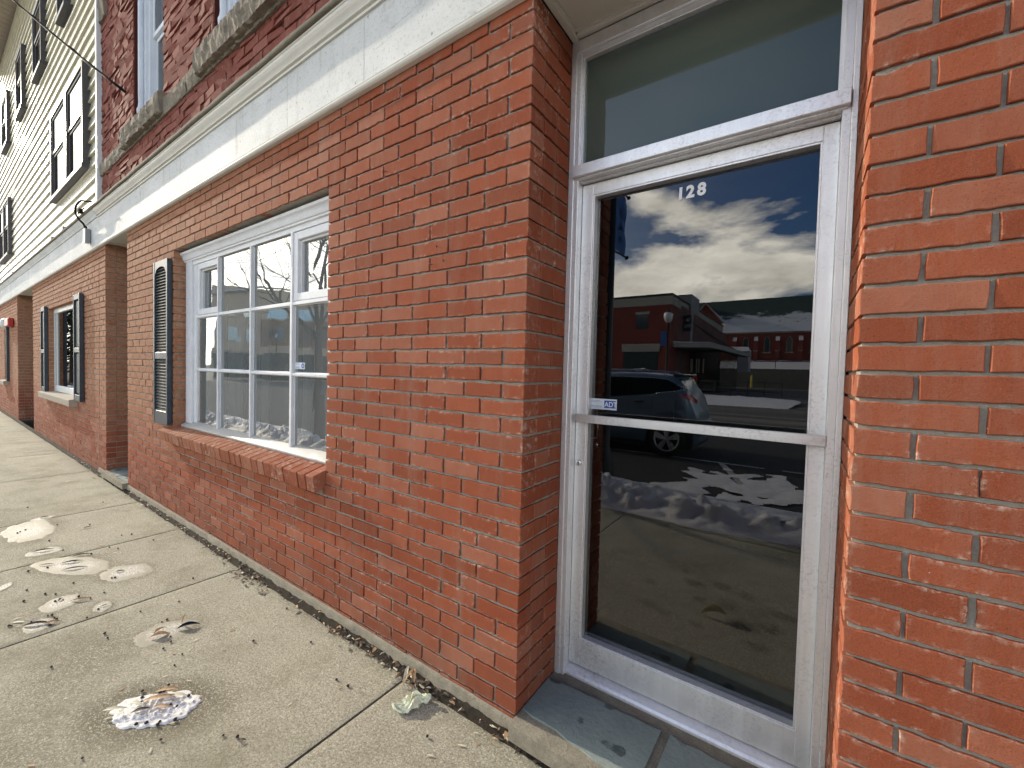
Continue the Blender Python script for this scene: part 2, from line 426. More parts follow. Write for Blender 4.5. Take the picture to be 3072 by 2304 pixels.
# near wall: u = x (negative), outward normal -y
FULL=[0,1,1.92,2.95,4,5,5.72]+[6.74+i for i in range(30)]
HALF=[0,.5,1.42,2.45,3.48,4.5,5.5,6.22]+[7.24+i for i in range(30)]
WX0,WX1,WZ0,WZ1=-3.69,-1.305,.745,2.304
def near_spans(i,z0,z1):
    js=sorted(-k*LB for k in (FULL if i%2==0 else HALF))
    zc=(z0+z1)/2; X0=-5.09
    if WZ0-.01<zc<WZ1:
        extra=0 if i%2 else .1
        return cut(js,X0,WX0)+cut(js,WX1,-.0001)
    return cut(js,X0,-.0001)

def mortar_box(mb,x0,x1,y0,y1,z0,z1,m=1):
    # face subdivided a little so the plane is not perfectly flat
    mb.box(x0,x1,y0,y1,z0,z1,m)

BLD=thing('brick_building','red brick corner-shop building with a glass door numbered 128 and a long white fascia board','building',(0,0,-.08))
mb=MB()
courses(mb,(0,0,0),(1,0,0),(0,-1,0),ROWS,lambda i,a,b:[s for s in near_spans(i,a,b)])
# left end of the wall at the second doorway and left jamb of the window opening (header stubs)
def jamb(mb,x,y0,y1,z0,z1,nx,det=1):
    for (a,b,i) in ROWS:
        if (a+b)/2<z0 or (a+b)/2>z1: continue
        brick(mb,(x,0,0),(0,1,0),(nx,0,0),y0+.002,y1,a+.005,b-.005,.05,det)
jamb(mb,WX0,.094,.16,WZ0,WZ1,1)
jamb(mb,WX1,.094,.16,WZ0,WZ1,-1)
jamb(mb,-5.09,.094,.305,-.1,2.72,-1,0)
G=.0095
mortar_box(mb,-5.085,WX0-.0105,G,.16,-.06,2.72)
mortar_box(mb,WX1+.0105,-.0095,G,.16,-.06,2.72)
mortar_box(mb,WX0-.006,WX1+.006,G,.16,-.06,WZ0-.015)
mortar_box(mb,WX0-.006,WX1+.006,G,.16,WZ1+.004,2.72)
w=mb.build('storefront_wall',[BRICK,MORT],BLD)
# return beside the door (faces +x)
mb=MB()
for (a,b,i) in ROWS:
    js=[.0925,.2+.003,.305] if i%2==0 else [.2,.305]
    y=.093 if i%2==0 else 0
    prev=.0925 if i%2==0 else .0925
    for q in ([(.0925,.300),] if False else []): pass
    if i%2==0: sp=[(.0925,.300)]
    else: sp=[(.0925,.1975),(.1975,.305)]
    # visible pattern: the corner brick shows its end, then the next bricks follow
    if i%2==0: sp=[(.0925,.305)]
    for (s0,s1) in sp:
        brick(mb,(0,0,0),(0,1,0),(1,0,0),s0+.002 if s0<.1 and i%2 else s0+.0048,s1-.0048,a+.005,b-.005,.09,1)
mortar_box(mb,-.12,-.0095,.16,.32,-.06,2.72)
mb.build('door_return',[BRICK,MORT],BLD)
# right pier beside the door
PX=.954; PY=-.027
mb=MB()
def pier_spans(i,z0,z1):
    ks=[PX+.5*LB+j*LB for j in range(12)] if i%2==0 else [PX+LB+j*LB for j in range(12)]
    return cut(ks,PX,3.4)
courses(mb,(0,PY,0),(1,0,0),(0,-1,0),ROWS,pier_spans)
for (a,b,i) in ROWS:
    sp=[(PY+.0925,.185),(.185,.305)] if i%2==0 else [(PY+.0925,.09),(.09,.305)]
    for s0,s1 in sp: brick(mb,(PX,0,0),(0,1,0),(-1,0,0),s0+.004,s1-.0045,a+.005,b-.005,.09,1)
mortar_box(mb,PX+.0085,3.4,PY+G,.34,-.06,2.72)
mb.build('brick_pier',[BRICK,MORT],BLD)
# foundation ledge with broken front edge
def ledge(x0,x1,yf,name='foundation_ledge',top=0.0,z0=-.085):
    mb=MB(); nx=int((x1-x0)/.03); rows=[]
    prof=[(.30,0),(.0,0),(-.5,-.003),(-.8,-.012),(-1.0,-.04),(-1.2,-.10)]
    for q,(t,dz) in enumerate(prof):
        row=[]
        for i in range(nx+1):
            x=x0+(x1-x0)*i/nx
            n1=(noise.noise(Vector((x*9,q*1.3,3)))*.007+noise.noise(Vector((x*31,q*2.3,1)))*.006)*(1 if q>2 else .4)
            y=.30 if q==0 else t*abs(yf)+ (n1 if q>1 else 0)
            z=top+dz-.001+(n1*.6 if q>1 else 0)
            row.append((x,y,z))
        rows.append(row)
    mb.grid(rows,0,None,True)
    return mb.build(name,FOUND,BLD)
ledge(-6.3,.0,.011,top=-.002)
ledge(-.0,3.4,.022,top=.002)

# ---- fascia and cornice: profiles (y,z)
def fascia(x0,x1,name='fascia_board'):
    mb=MB()
    js=[x0,-5.3,-3.55,-1.72,-.98,1.1,x1]
    for a_,b_ in zip(js[:-1],js[1:]): mb.profx([(.0,2.722),(-.018-.001*random.random(),2.722),(-.020,3.050),(.0,3.050)],a_+.0012,b_-.0012,0,int((b_-a_)*4)+1)
    mb.box(x0,x1,-.012,.0,2.73,3.04,0)
    mb.profx([(.0,2.690),(-.022,2.690),(-.030,2.696),(-.034,2.704),(-.034,2.712),(-.026,2.716),(-.030,2.722),(-.024,2.730),(-.016,2.732),(.0,2.732)],x0,x1,1,1)
    return mb.build(name,[FASC,WHITE2],BLD)
fascia(-6.20,3.4)
mb=MB()
CR=[(.0,3.048),(-.030,3.048),(-.032,3.056),(-.026,3.060),(-.027,3.066),(-.040,3.070),(-.042,3.076),(-.036,3.078)]
CR+=[(-.036-.026*math.sin(t*math.pi/2)**1.3,3.078+.052*t) for t in (.25,.5,.75,1)]+[(-.066,3.132),(-.066,3.142),(.0,3.142)]
mb.profx(CR,-6.20,3.4)
mb.build('crown_moulding',WHITE2,BLD)
mb=MB()
rows=[]
nx=180
for (y,z) in [(.01,3.142),(-.074,3.142),(-.080,3.150),(-.078,3.178),(.0,3.245)]:
    rows.append([(-6.20+9.6*i/nx,y+noise.noise(Vector((i*.13,z*30,0)))*.004,z+noise.noise(Vector((i*.17,y*30,4)))*.004) for i in range(nx+1)])
mb.grid(rows,0); mb.build('cornice_ledge',CAPST,BLD)
# soffits over the two doorways
def soffit(x0,x1,bld,y1=.40):
    mb=MB()
    mb.box(x0,x1,-.001,y1,2.728,2.80,0)
    # quarter-round mouldings round three sides
    mb.box(x0,x0+.030,.0,y1,2.712,2.728,1,.004); mb.box(x0+.030,x0+.038,.0,y1,2.720,2.728,1)
    mb.box(x1-.030,x1,.0,y1,2.712,2.728,1,.004)
    mb.box(x0+.030,x1-.030,.275,.30,2.712,2.728,1,.004); mb.box(x0+.03,x1-.03,.265,.275,2.720,2.728,1)
    return mb.build('doorway_soffit',[SOFF,WHITE2],bld)
soffit(0.0,PX,BLD); soffit(-5.975,-5.09,BLD)
for a_,b_ in ((0,PX),(-5.975,-5.09)):
    mb=MB(); mb.box(a_,b_,.41,.50,2.60,2.80); mb.build('door_header',SOFF,BLD)

# ---- aluminium door
def text_mesh(s,size,parent,name,mat,loc,offset=0.0,shear=0.0,ext=.0006,xscale=1.0,mirror=False,align='LEFT'):
    cu=bpy.data.curves.new('t','FONT'); cu.body=s; cu.size=size; cu.offset=offset; cu.shear=shear; cu.extrude=ext; cu.align_x=align
    cu.resolution_u=6
    ob=bpy.data.objects.new('t',cu); COL.objects.link(ob); bpy.context.view_layer.update()
    dg=bpy.context.evaluated_depsgraph_get(); me=bpy.data.meshes.new_from_object(ob.evaluated_get(dg))
    bpy.data.objects.remove(ob); bpy.data.curves.remove(cu)
    o=ORG.get(parent.name,Vector((0,0,0))) if parent else Vector((0,0,0))
    for v in me.vertices:
        x,y,z=v.co; x*=xscale
        v.co=(loc[0]+x-o[0],loc[1]-z-o[1],loc[2]+y-o[2])
    me.materials.clear(); me.materials.append(mat); me.name=name
    ob=bpy.data.objects.new(name,me); COL.objects.link(ob); ob.parent=parent; ORG[ob.name]=o
    return ob

def shop_door(x0,x1,bld,full=True):
    w=x1-x0
    mb=MB()
    for (a,b,c_,d_) in ((x0,x0+.024,x0+.024,x0+.043),(x1-.016,x1,x1-.038,x1-.016)):
        mb.box(a,b,.300,.41,.0,2.712,0,.002)
        mb.box(c_,d_,.306,.41,.0,2.660,0,.002)
    mb.box(x0+.024,x1-.020,.300,.41,2.660,2.712,0,.002)
    mb.box(x0+.043,x1-.038,.312,.41,2.636,2.660,0,.002)
    mb.box(x0+.043,x0+.055,.318,.41,2.19,2.636,0,.001); mb.box(x1-.050,x1-.038,.318,.41,2.19,2.636,0,.001)
    mb.build('door_frame',ALUM,bld)
    mb=MB()
    mb.box(x0+.022,x1-.018,.285,.40,2.143,2.190,0,.002)
    mb.box(x0+.030,x1-.026,.300,.44,2.137,2.143,0,.001)
    mb.box(x0+.043,x1-.038,.325,.44,2.131,2.137,0,.001)
    mb.build('transom_bar',ALUM,bld)
    mb=MB()
    mb.add([(x0+.050,.335,2.185),(x1-.044,.335,2.185),(x1-.044,.335,2.655),(x0+.050,.335,2.655)],[(0,1,2,3)])
    mb.build('transom_pane',GTRANS,bld)
    # door leaf
    L=x0+.044; Rr=x1-.038; SL=x0+.094; SR=x1-.081
    mb=MB()
    mb.box(L,SL,.350,.395,.050,2.128,0,.002)
    mb.box(SR,Rr,.350,.395,.050,2.128,0,.002)
    mb.box(SL,SR,.3505,.394,2.080,2.128,0,.001)
    mb.box(SL,SR,.3505,.394,.050,.166,0,.001)
    leaf=mb.build('glass_door',ALUM,bld)
    mb=MB()   # glazing beads
    for (a,b,c_,d_) in ((SL,SL+.006,.166,2.080),(SR-.006,SR,.166,2.080)): mb.box(a,b,.3535,.390,c_,d_,0,.001)
    mb.box(SL+.006,SR-.006,.3535,.390,.166,.173,0,.001); mb.box(SL+.006,SR-.006,.3535,.390,2.073,2.080,0,.001)
    mb.build('glazing_bead',ALUM,leaf)
    mb=MB(); mb.add([(SL+.004,.384,.168),(SR-.004,.384,.168),(SR-.004,.384,2.078),(SL+.004,.384,2.078)],[(0,1,2,3)]); mb.build('pane',GDOOR,leaf,recalc=False)
    mb=MB()   # push bar
    bx0,bx1=x0+.062,x1-.038
    mb.box(bx0,bx1,.303,.315,1.120,1.154,0,.0015)
    mb.box(bx0,bx0+.012,.315,.350,1.122,1.152,0,.001); mb.box(bx1-.012,bx1,.315,.350,1.122,1.152,0,.001)
    mb.build('push_bar',ALUMH,leaf)
    mb=MB()   # inside pull
    mb.tube([(x0+.117,.425,1.005),(x0+.117,.425,1.20)],.008,14)
    for z in (1.012,1.186): mb.tube([(x0+.117,.425,z-.010),(x0+.117,.425,z+.012)],.0115,14)
    for z in (1.04,1.17): mb.tube([(x0+.117,.425,z),(x0+.08,.396,z)],.006,10)
    mb.build('pull_handle',CHROME,leaf)
    mb=MB()
    mb.lathe((x0+.066,.350,.938),[(0,-.010),(.009,-.010),(.0125,-.008),(.014,-.002),(.0145,0)],24,0,'y')
    mb.box(x0+.0645,x0+.0675,.3385,.3405,.931,.941,1)
    mb.lathe((x0+.066,.3395,.941),[(0,-.0012),(.003,-.0012),(.003,.001)],12,1,'y')
    mb.build('lock_cylinder',[CHROME,BLACKR],leaf)
    mb=MB()
    mb.profx([(.318,.0),(.320,.020),(.328,.028),(.360,.042),(.44,.042),(.44,.0)],x0+.044,x1-.04)
    mb.build('threshold',ALUM,bld)
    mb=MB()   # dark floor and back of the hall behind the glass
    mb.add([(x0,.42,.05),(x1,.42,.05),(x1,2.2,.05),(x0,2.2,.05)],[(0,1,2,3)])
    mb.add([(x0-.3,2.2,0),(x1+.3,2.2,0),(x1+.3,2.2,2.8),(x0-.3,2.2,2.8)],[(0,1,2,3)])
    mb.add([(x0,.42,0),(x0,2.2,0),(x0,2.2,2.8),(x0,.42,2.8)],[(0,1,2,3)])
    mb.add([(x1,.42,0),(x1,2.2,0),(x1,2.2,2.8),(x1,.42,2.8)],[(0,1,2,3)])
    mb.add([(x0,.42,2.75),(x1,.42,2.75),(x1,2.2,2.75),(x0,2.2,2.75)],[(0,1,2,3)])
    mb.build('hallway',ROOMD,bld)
    return leaf
leaf=shop_door(0.0,PX,BLD)
# house number and security sticker on the pane
for ch,x,z in (('1',.424,1.9995),('2',.459,2.0005),('8',.4985,2.0015)):
    text_mesh(ch,.062,leaf,'numeral',WHITEP,(x,.3825,z),.0026,.03,.0004,.95)
mb=MB(); mb.box(.092,.215,.3812,.3825,1.174,1.2195,0,.0004); stk=mb.build('security_sticker',STICK,leaf)
# its print is part of the sticker: joined as material slots
def sticker_print(parent,x,z,w,h,y,octagon=False):
    mbb=MB(); p=[]
    a=text_mesh('secured by',h*.26,parent,'small_print',GREYP,(x+w*.04,y,z+h*.22),.0001,.1,.0001,1.0)
    if not octagon:
        mbb.box(x+w*.55,x+w*.965,y-.0002,y+.0001,z+h*.16,z+h*.86)
    else:
        mbb.disc((x+w*.80,y+.0001,z+h*.5),(0,-1,0),h*.42,.0003,8)
    mbb.build('logo_panel',BLUEP,parent)
    text_mesh('ADT',h*(.66 if not octagon else .34),parent,'logo_letters',WHITEP,(x+w*(.565 if not octagon else .715),y-.0004,z+h*(.28 if not octagon else .38)),.0004,0,.0001,.90 if not octagon else .8)
    m2=MB()
    for k,(ww) in enumerate((.34,.42)):
        m2.box(x+w*.05,x+w*(.05+ww),y-.0002,y,z+h*(.80-.12*k),z+h*(.83-.12*k))
    m2.box(x+w*.04,x+w*.52,y-.0002,y,z+h*.12,z+h*.145)
    m2.build('fine_print',GREYP,parent)
STK_ROOT=leaf
sticker_print(leaf,.092,1.174,.123,.0455,.3809)
mb=MB(); P=[(.068+.008*math.cos(t*.45)*(1+.3*math.sin(t*2.3)),.3493,1.285+.040*math.sin(t*.45)*(1+.12*math.sin(t*3.1))) for t in range(14)]
mb.add(P,[tuple(range(14))])
mb.build('sticker_residue',WHITEP,leaf)
shop_door(-5.975,-5.09,BLD)
# bluestone doorstep slabs with mortar joints
def doorstep(x0,x1):
    mb=MB(); xm=x0+.482
    def slab(pts,m):
        n=len(pts); vs=[(p[0],p[1],.018+p[2] if len(p)>2 else .018) for p in pts]+[(p[0],p[1],-.04) for p in pts]
        mb.add(vs,[tuple(range(n))]+[(i,(i+1)%n,n+(i+1)%n,n+i) for i in range(n)],m)
    def edge(p,q,n,amp,seed):
        out=[]
        for i in range(n):
            t=i/n; dx=q[0]-p[0]; dy=q[1]-p[1]; L=math.hypot(dx,dy)
            d=noise.noise(Vector((t*5+seed,seed,0)))*amp if i else 0
            out.append((p[0]+dx*t-dy/L*d,p[1]+dy*t+dx/L*d))
        return out
    a=edge((x0+.004,.045),(xm-.016,-.005),9,.016,1)+edge((xm-.016,-.005),(xm-.010,.262),5,.008,2)+edge((xm-.010,.262),(x0+.004,.250),9,.010,3)+[(x0+.004,.250)]
    b=edge((xm+.018,-.012),(x1-.004,.0),9,.014,4)+[(x1-.004,.0)]+edge((x1-.004,.235),(xm+.022,.268),9,.016,5)+[(xm+.022,.268)]
    slab(a,0); slab(b,0)
    mb.box(x0,x1,-.045,.40,-.05,.011,1)
    return mb.build('doorstep',[SLATE,FOUND],BLD)
doorstep(0.0,PX); doorstep(-5.975,-5.09)

# ---- shop window
WIN=thing('tmp','','',(0,0,0)); 
bpy.data.objects.remove(WIN)
mb=MB()
Y0=.080
# casing and crown
mb.box(-3.665,-3.535,Y0,.17,.775,2.215,0,.003); mb.box(-3.535,-3.470,Y0+.018,.17,.80,2.19,0,.003)
mb.box(-3.470,-3.440,Y0+.034,.17,.82,2.17,0,.002)
mb.box(-1.43,-1.31,Y0,.17,.775,2.215,0,.003); mb.box(-1.455,-1.43,Y0+.018,.17,.80,2.19,0,.003)
mb.profx([(.17,2.176),(Y0+.01,2.176),(Y0+.01,2.208),(Y0-.004,2.210),(Y0-.004,2.222),(Y0-.012,2.224),(Y0-.018,2.240),(Y0-.020,2.246),(Y0-.014,2.249),(Y0-.022,2.262),(Y0-.034,2.272),(Y0-.036,2.288),(.17,2.288)],-3.69,-1.306,0)
winf=mb.build('shop_window',WHITE,BLD)
mb=MB()
MU=[(-3.008,-2.990),(-2.440,-2.420),(-1.872,-1.846)]
for a,b in MU: mb.box(a,b,Y0+.004,.104,.80,2.178,0,.002); mb.box(a-.008,b+.008,.104,.15,.80,2.178,0,.002)
for z0,z1 in ((1.712,1.734),(1.262,1.280)):
    mb.box(-3.445,-1.43,Y0+.007,.104,z0,z1,0,.002); mb.box(-3.445,-1.43,.104,.15,z0-.006,z1+.006,0,.002)
mb.build('muntin_bars',WHITE,winf)
# two small awning sashes at the top corners
for (a,b) in ((-3.440,-3.008),(-1.846,-1.432)):
    mb=MB()
    for (p,q,r_,s_) in ((a,a+.050,1.738,2.172),(b-.022,b,1.738,2.172),(a+.05,b-.022,2.122,2.172),(a+.05,b-.022,1.738,1.786)):
        mb.box(p,q,Y0+.012,.140,r_,s_,0,.003)
    mb.box(a+.050,a+.064,Y0+.03,.140,1.786,2.122,0,.002); mb.box(a+.064,b-.022,Y0+.03,.140,2.108,2.122,0,.002)
    mb.build('awning_sash',WHITE,winf)
# panes, one mesh per pane, each a hair out of plane like old glass
COLS=[(-3.440,-3.008),(-2.990,-2.440),(-2.420,-1.872),(-1.846,-1.432)]
RWS=[(1.738,2.178),(1.286,1.706),(.82,1.258)]
random.seed(11)
for (a,b) in COLS:
    for (c_,d_) in RWS:
        mb=MB(); j=[random.gauss(0,.0006) for _ in range(4)]; y=.106 if not (c_>1.7 and (a<-3.2 or a>-1.9)) else .128
        mb.add([(a-.004,y+j[0],c_-.004),(b+.004,y+j[1],c_-.004),(b+.004,y+j[2],d_+.004),(a-.004,y+j[3],d_+.004)],[(0,1,2,3)])
        mb.build('pane',GWIN,winf,recalc=False)
mb=MB()   # wooden sill with flaking paint
rows=[]
nx=70
for q,(y,z) in enumerate([(.15,.835),(.118,.822),(.085,.800),(.052,.782),(.046,.776),(.046,.762),(.06,.757)]):
    rows.append([(-3.665+2.36*i/nx,y+noise.noise(Vector((i*.5,q,0)))*.005*(1 if q>2 else .2),z+noise.noise(Vector((i*.7,q*2.1,5)))*.004) for i in range(nx+1)])
mb.grid(rows,0); mb.build('window_sill',PEEL,winf)
mb=MB(); mb.box(-1.832,-1.718,.1015,.1035,1.306,1.347,0); s2=mb.build('security_sticker',STICK,winf)
sticker_print(winf,-1.832,1.306,.114,.041,.101,True)
mb=MB(); mb.box(-1.975,-1.905,.108,.110,1.288,1.330,0); mb.build('paper_note',STICK,winf)
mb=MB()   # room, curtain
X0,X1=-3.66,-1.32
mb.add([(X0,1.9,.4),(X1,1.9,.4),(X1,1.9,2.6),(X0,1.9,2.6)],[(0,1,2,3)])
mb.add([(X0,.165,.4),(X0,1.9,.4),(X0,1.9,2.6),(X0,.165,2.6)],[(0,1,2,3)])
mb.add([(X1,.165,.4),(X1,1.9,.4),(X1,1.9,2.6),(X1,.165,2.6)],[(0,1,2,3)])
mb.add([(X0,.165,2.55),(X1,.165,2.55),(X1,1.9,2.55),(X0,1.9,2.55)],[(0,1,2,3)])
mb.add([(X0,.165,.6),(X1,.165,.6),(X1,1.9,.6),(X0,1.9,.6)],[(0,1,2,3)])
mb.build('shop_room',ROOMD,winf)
mb=MB()
rows=[]
for z in (.80,1.72):
    rows.append([(-3.46+.36*i/30,.172+.012*math.sin(i*1.1)+.004*math.sin(i*2.7),z) for i in range(31)])
mb.grid(rows); mb.build('curtain',CURT,winf); mb=MB(); rows=[]
for z in (.80,1.72):
    rows.append([(-2.93+.16*i/16,.175+.012*math.sin(i*1.3),z) for i in range(17)])
mb.grid(rows); mb.build('curtain',CURT,winf)
for (a,b,z0,z1) in ((-2.98,-2.86,.82,1.70),(-2.75,-2.71,.82,1.70),(-2.41,-2.30,.82,1.70),(-1.84,-1.745,.82,1.70)):
    mb=MB(); mb.box(a,b,.155,.17,z0,z1); mb.build('inner_frame_bar',CURT,winf)  # pale upright strips added behind the lower panes
# rowlock brick sill
mb=MB(); n=31; p=(3.842-1.312)/n
for i in range(n):
    a=-3.842+i*p+.004; b=a+p-.008
    j=random.gauss(0,.0015); dz=random.gauss(0,.001)
    # profile in (y,z): sloping top, front face leaning
    pr=[(.055,.762),(-.068+j,.727+dz),(-.072+j,.722+dz),(-.058+j,.636+dz),(-.053+j,.633+dz),(.055,.662)]
    if a<WX0 : pr=[(-.002 if y>0 else y,z-(.018 if y>0 else 0)) for y,z in pr]
    nn=len(pr); c=.0022
    cen=(sum(q[0] for q in pr)/nn,sum(q[1] for q in pr)/nn)
    ins=[(y+(cen[0]-y)*.05,z+(cen[1]-z)*.05) for y,z in pr]
    vs=[(a,y,z) for y,z in ins]+[(a+c,y,z) for y,z in pr]+[(b-c,y,z) for y,z in pr]+[(b,y,z) for y,z in ins]
    fs=[tuple(range(nn)),tuple(3*nn+k for k in range(nn))]+[(r*nn+k,r*nn+(k+1)%nn,(r+1)*nn+(k+1)%nn,(r+1)*nn+k) for r in range(3) for k in range(nn)]
    mb.add(vs,fs,0,[1.0]*(4*nn))
mb.profx([(.05,.755),(-.060,.722),(-.052,.640),(.05,.665)],-3.838,-1.318,1)
mb.profx([(.02,.668),(-.048,.640),(-.028,.622),(.02,.612)],-3.80,-1.33,1)
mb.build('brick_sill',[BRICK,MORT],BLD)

# ---- louvred shutter
def shutter(name,x0,x1,z0,z1,bld,louvre=True,label=None,mid=None,t=.036):
    mb=MB(); s=.034; mid=mid or (z0+z1)/2
    y0,y1=-t-.004,-.004
    mb.box(x0,x0+s,y0,y1,z0,z1,0,.003); mb.box(x1-s,x1,y0,y1,z0,z1,0,.003)
    mb.box(x0+s,x1-s,y0+.002,y1,z0,z0+.115 if louvre else z0+.085,0,.002)
    mb.box(x0+s,x1-s,y0+.002,y1,mid-.030,mid+.030,0,.002)
    ob=None
    # top rail with an arched lower edge
    n=14; a=x0+s; b=x1-s; top=z1; vs=[];fs=[]
    for i in range(n+1):
        x=a+(b-a)*i/n; u=(i/n)*2-1
        zb=z1-.115+.062*max(0,1-u*u)**.5*(1 if abs(u)<.75 else .55) if louvre else z1-.07
        vs+=[(x,y0+.002,zb),(x,y0+.002,top),(x,y1,zb),(x,y1,top)]
    for i in range(n):
        k=i*4; fs+=[(k,k+4,k+5,k+1),(k+2,k+3,k+7,k+6),(k,k+2,k+6,k+4),(k+1,k+5,k+7,k+3)]
    mb.add(vs,fs,0)
    sh=mb.build(name,NAVY,bld)
    if label: sh['label']=label
    mb=MB()
    if louvre:
        for (p,q) in ((z0+.115,mid-.03),(mid+.03,z1-.055)):
            n=int((q-p)/.0262)
            for i in range(n):
                z=p+(q-p)*(i+.5)/n
                mb.profx([(y0+.008,z-.011),(y0+.011,z-.013),(y1-.008,z+.009),(y1-.010,z+.012)],x0+s,x1-s,0)
        mb.box(x0+s,x1-s,y1-.006,y1-.001,z0+.11,z1-.09,1)
        mb.box(x0+s,x1-s,y1-.006,y1-.001,z1-.09,z1-.06,1)
        mb.build('louvre_slats',[SLATC,NAVY],sh)
    else:
        for (p,q) in ((z0+.085,mid-.03),(mid+.03,z1-.07)):
            mb.box(x0+s,x1-s,y1-.010,y1-.002,p,q,0)
            mb.box(x0+s+.012,x1-s-.012,y1-.024,y1-.010,p+.014,q-.014,1,.008)
        mb.build('raised_panel',[NAVY,SHUT2],sh)
    return sh
shutter('shutter',-4.085,-3.712,.772,2.232,BLD,True,'dark navy shutter with faded louvre slats',mid=1.385)

# ---- painted brick upper storey
UZ0,UZ1=3.20,6.3
def upper_brick(x0,x1,z0,z1,openings,bld,name):
    mb=MB(); ch=.0655; L=.205; rows=int((z1-z0)/ch)
    for i in range(rows):
        a=z0+i*ch; zc=a+ch/2
        js=[x0+(.5 if i%2 else 0)*L+k*L+ (0.03*math.sin(i*1.7)) for k in range(int((x1-x0)/L)+2)]
        spans=[(x0,x1)]
        for (p,q,r_,s_) in openings:
            if r_<zc<s_:
                ns=[]
                for (u,v) in spans:
                    if p>u and q<v: ns+=[(u,p),(q,v)]
                    else: ns.append((u,v))
                spans=ns
        for (u,v) in spans:
            for (c_,d_) in cut(js,u,v):
                g=.0035
                brick(mb,(0,random.gauss(0,.002),0),(1,0,0),(0,-1,0),c_+g,d_-g,a+g,a+ch-g,.06,0,0,1.6,.0022,.0026)
    # backing split round the openings
    xs=sorted(set([x0,x1]+[p for o in openings for p in o[:2]]))
    for u,v in zip(xs[:-1],xs[1:]):
        mid=(u+v)/2; zz=[(z0,z1)]
        for (p,q,r_,s_) in openings:
            if p<mid<q:
                nz=[]
                for (a,b) in zz: nz+=[(a,min(b,r_)),(max(a,s_),b)]
                zz=[z for z in nz if z[1]-z[0]>.01]
        for a,b in zz: mb.box(u-.0005 if u!=x0 else u,v,.011,.26,a,b,1)
    return mb.build(name,[BRICKD,MORTD],bld)
OPS=[(-4.86,-3.96,3.70,5.60),(-2.86,-1.96,3.70,5.60),(-.86,.04,3.70,5.60)]
upper_brick(-6.10,3.3,3.22,6.30,OPS,BLD,'upper_wall')
mb=MB()   # rough stone band and sill blocks
def rough_bar(mb,x0,x1,yf,z0,z1,amp=.014,st=.018,seed=0):
    n=max(2,int((x1-x0)/st)); rows=[]
    pr=[(.01,z1),(yf*.4,z1),(yf,z1-.012),(yf-.006,(z0+z1)/2+.01),(yf,(z0+z1)/2-.03),(yf+.004,z0+.008),(yf*.6,z0),(.01,z0)]
    for q,(y,z) in enumerate(pr):
        row=[]
        for i in range(n+1):
            x=x0+(x1-x0)*i/n
            d=0 if q in (0,7) else noise.noise(Vector((x*14,q*.9+seed,1)))*amp*.55+noise.noise(Vector((x*38,q*1.7+seed,2)))*amp*.55+noise.noise(Vector((x*90,q*3.7+seed,2)))*amp*.35
            row.append((x,y+d,z+d*.7))
        rows.append(row)
    o=len(mb.v); mb.grid(rows,0,None,False)
    k=len(pr); m_=n+1
    mb.f.append(tuple(o+q*m_ for q in range(k))); mb.m.append(0); mb.sm.append(False)
    mb.f.append(tuple(o+q*m_+n for q in range(k))[::-1]); mb.m.append(0); mb.sm.append(False)
x=-6.10
while x<3.3:
    w_=random.uniform(.7,1.1); rough_bar(mb,x+.002,min(x+w_,3.3)-.002,-.022,3.515,3.665,seed=x); x+=w_
mb.build('stone_band',STONE,BLD)
mb=MB(); rough_bar(mb,-5.08,-3.88,-.06,3.53,3.715,.02,.025,3); mb.build('stone_sill',STONE,BLD)
mb=MB(); rough_bar(mb,-3.06,-1.80,-.06,3.53,3.715,.02,.025,9); mb.build('stone_sill',STONE,BLD)
mb=MB(); rough_bar(mb,-1.06,.24,-.06,3.53,3.715,.02,.025,5); mb.build('stone_sill',STONE,BLD)
mb=MB()
for (a,b) in ((-6.10,-5.85),): rough_bar(mb,a,b,-.03,5.28,5.62,.02,.03,4)
mb.build('corner_stone',STONE,BLD)
def upper_window(x0,x1):
    z0,z1=3.71,5.60
    mb=MB()
    for (a,b) in ((x0,x0+.085),(x1-.085,x1)):
        mb.box(a,b,.075,.26,z0,z1,0,.004)
    mb.box(x0+.085,x1-.085,.075,.26,z1-.09,z1,0,.004); mb.box(x0+.085,x1-.085,.08,.26,z0,z0+.03,0,.002)
    for a in (x0+.085,x0+.115,x1-.115-.022,x1-.085-.022):
        mb.box(a,a+.018,.100,.26,z0+.03,z1-.09,0,.003)
    # turned corner beads with worn feet
    for cx_ in (x0+.030,x1-.030):
        mb.lathe((cx_,.055,z0),[(0,0),(.030,.0),(.033,.06),(.026,.13),(.034,.16),(.036,.19),(.026,.22),(.022,.26),(.024,.34),(.024,1.88),(0,1.88)],12)
    f=mb.build('upper_window',UPWHITE,BLD)
    zm=4.70 if x0>-4 else 4.62
    mb=MB()
    for (a,b,c_,d_,y) in ((x0+.137,x1-.137,z0+.03,zm,.150),(x0+.137,x1-.137,zm,z1-.09,.125)):
        mb.box(a,a+.04,y,y+.03,c_,d_,0,.002); mb.box(b-.04,b,y,y+.03,c_,d_,0,.002)
        mb.box(a+.04,b-.04,y,y+.03,c_,c_+.045,0,.002); mb.box(a+.04,b-.04,y,y+.03,d_-.04,d_,0,.002)
    mb.build('sash',UPWHITE,f)
    mb=MB()
    mb.box(x0+.18,x1-.18,.158,.160,z0+.075,zm-.04); mb.box(x0+.18,x1-.18,.133,.135,zm+.045,z1-.13)
    mb.build('pane',GUP,f)
    mb=MB(); mb.box(x0+.10,x1-.10,.30,.32,z0,z1); mb.build('window_blind',simple('grey blind',(.20,.23,.25),.8,var=.05) if 'grey blind' not in bpy.data.materials else bpy.data.materials['grey blind'],f)
for o_ in OPS: upper_window(o_[0],o_[1])
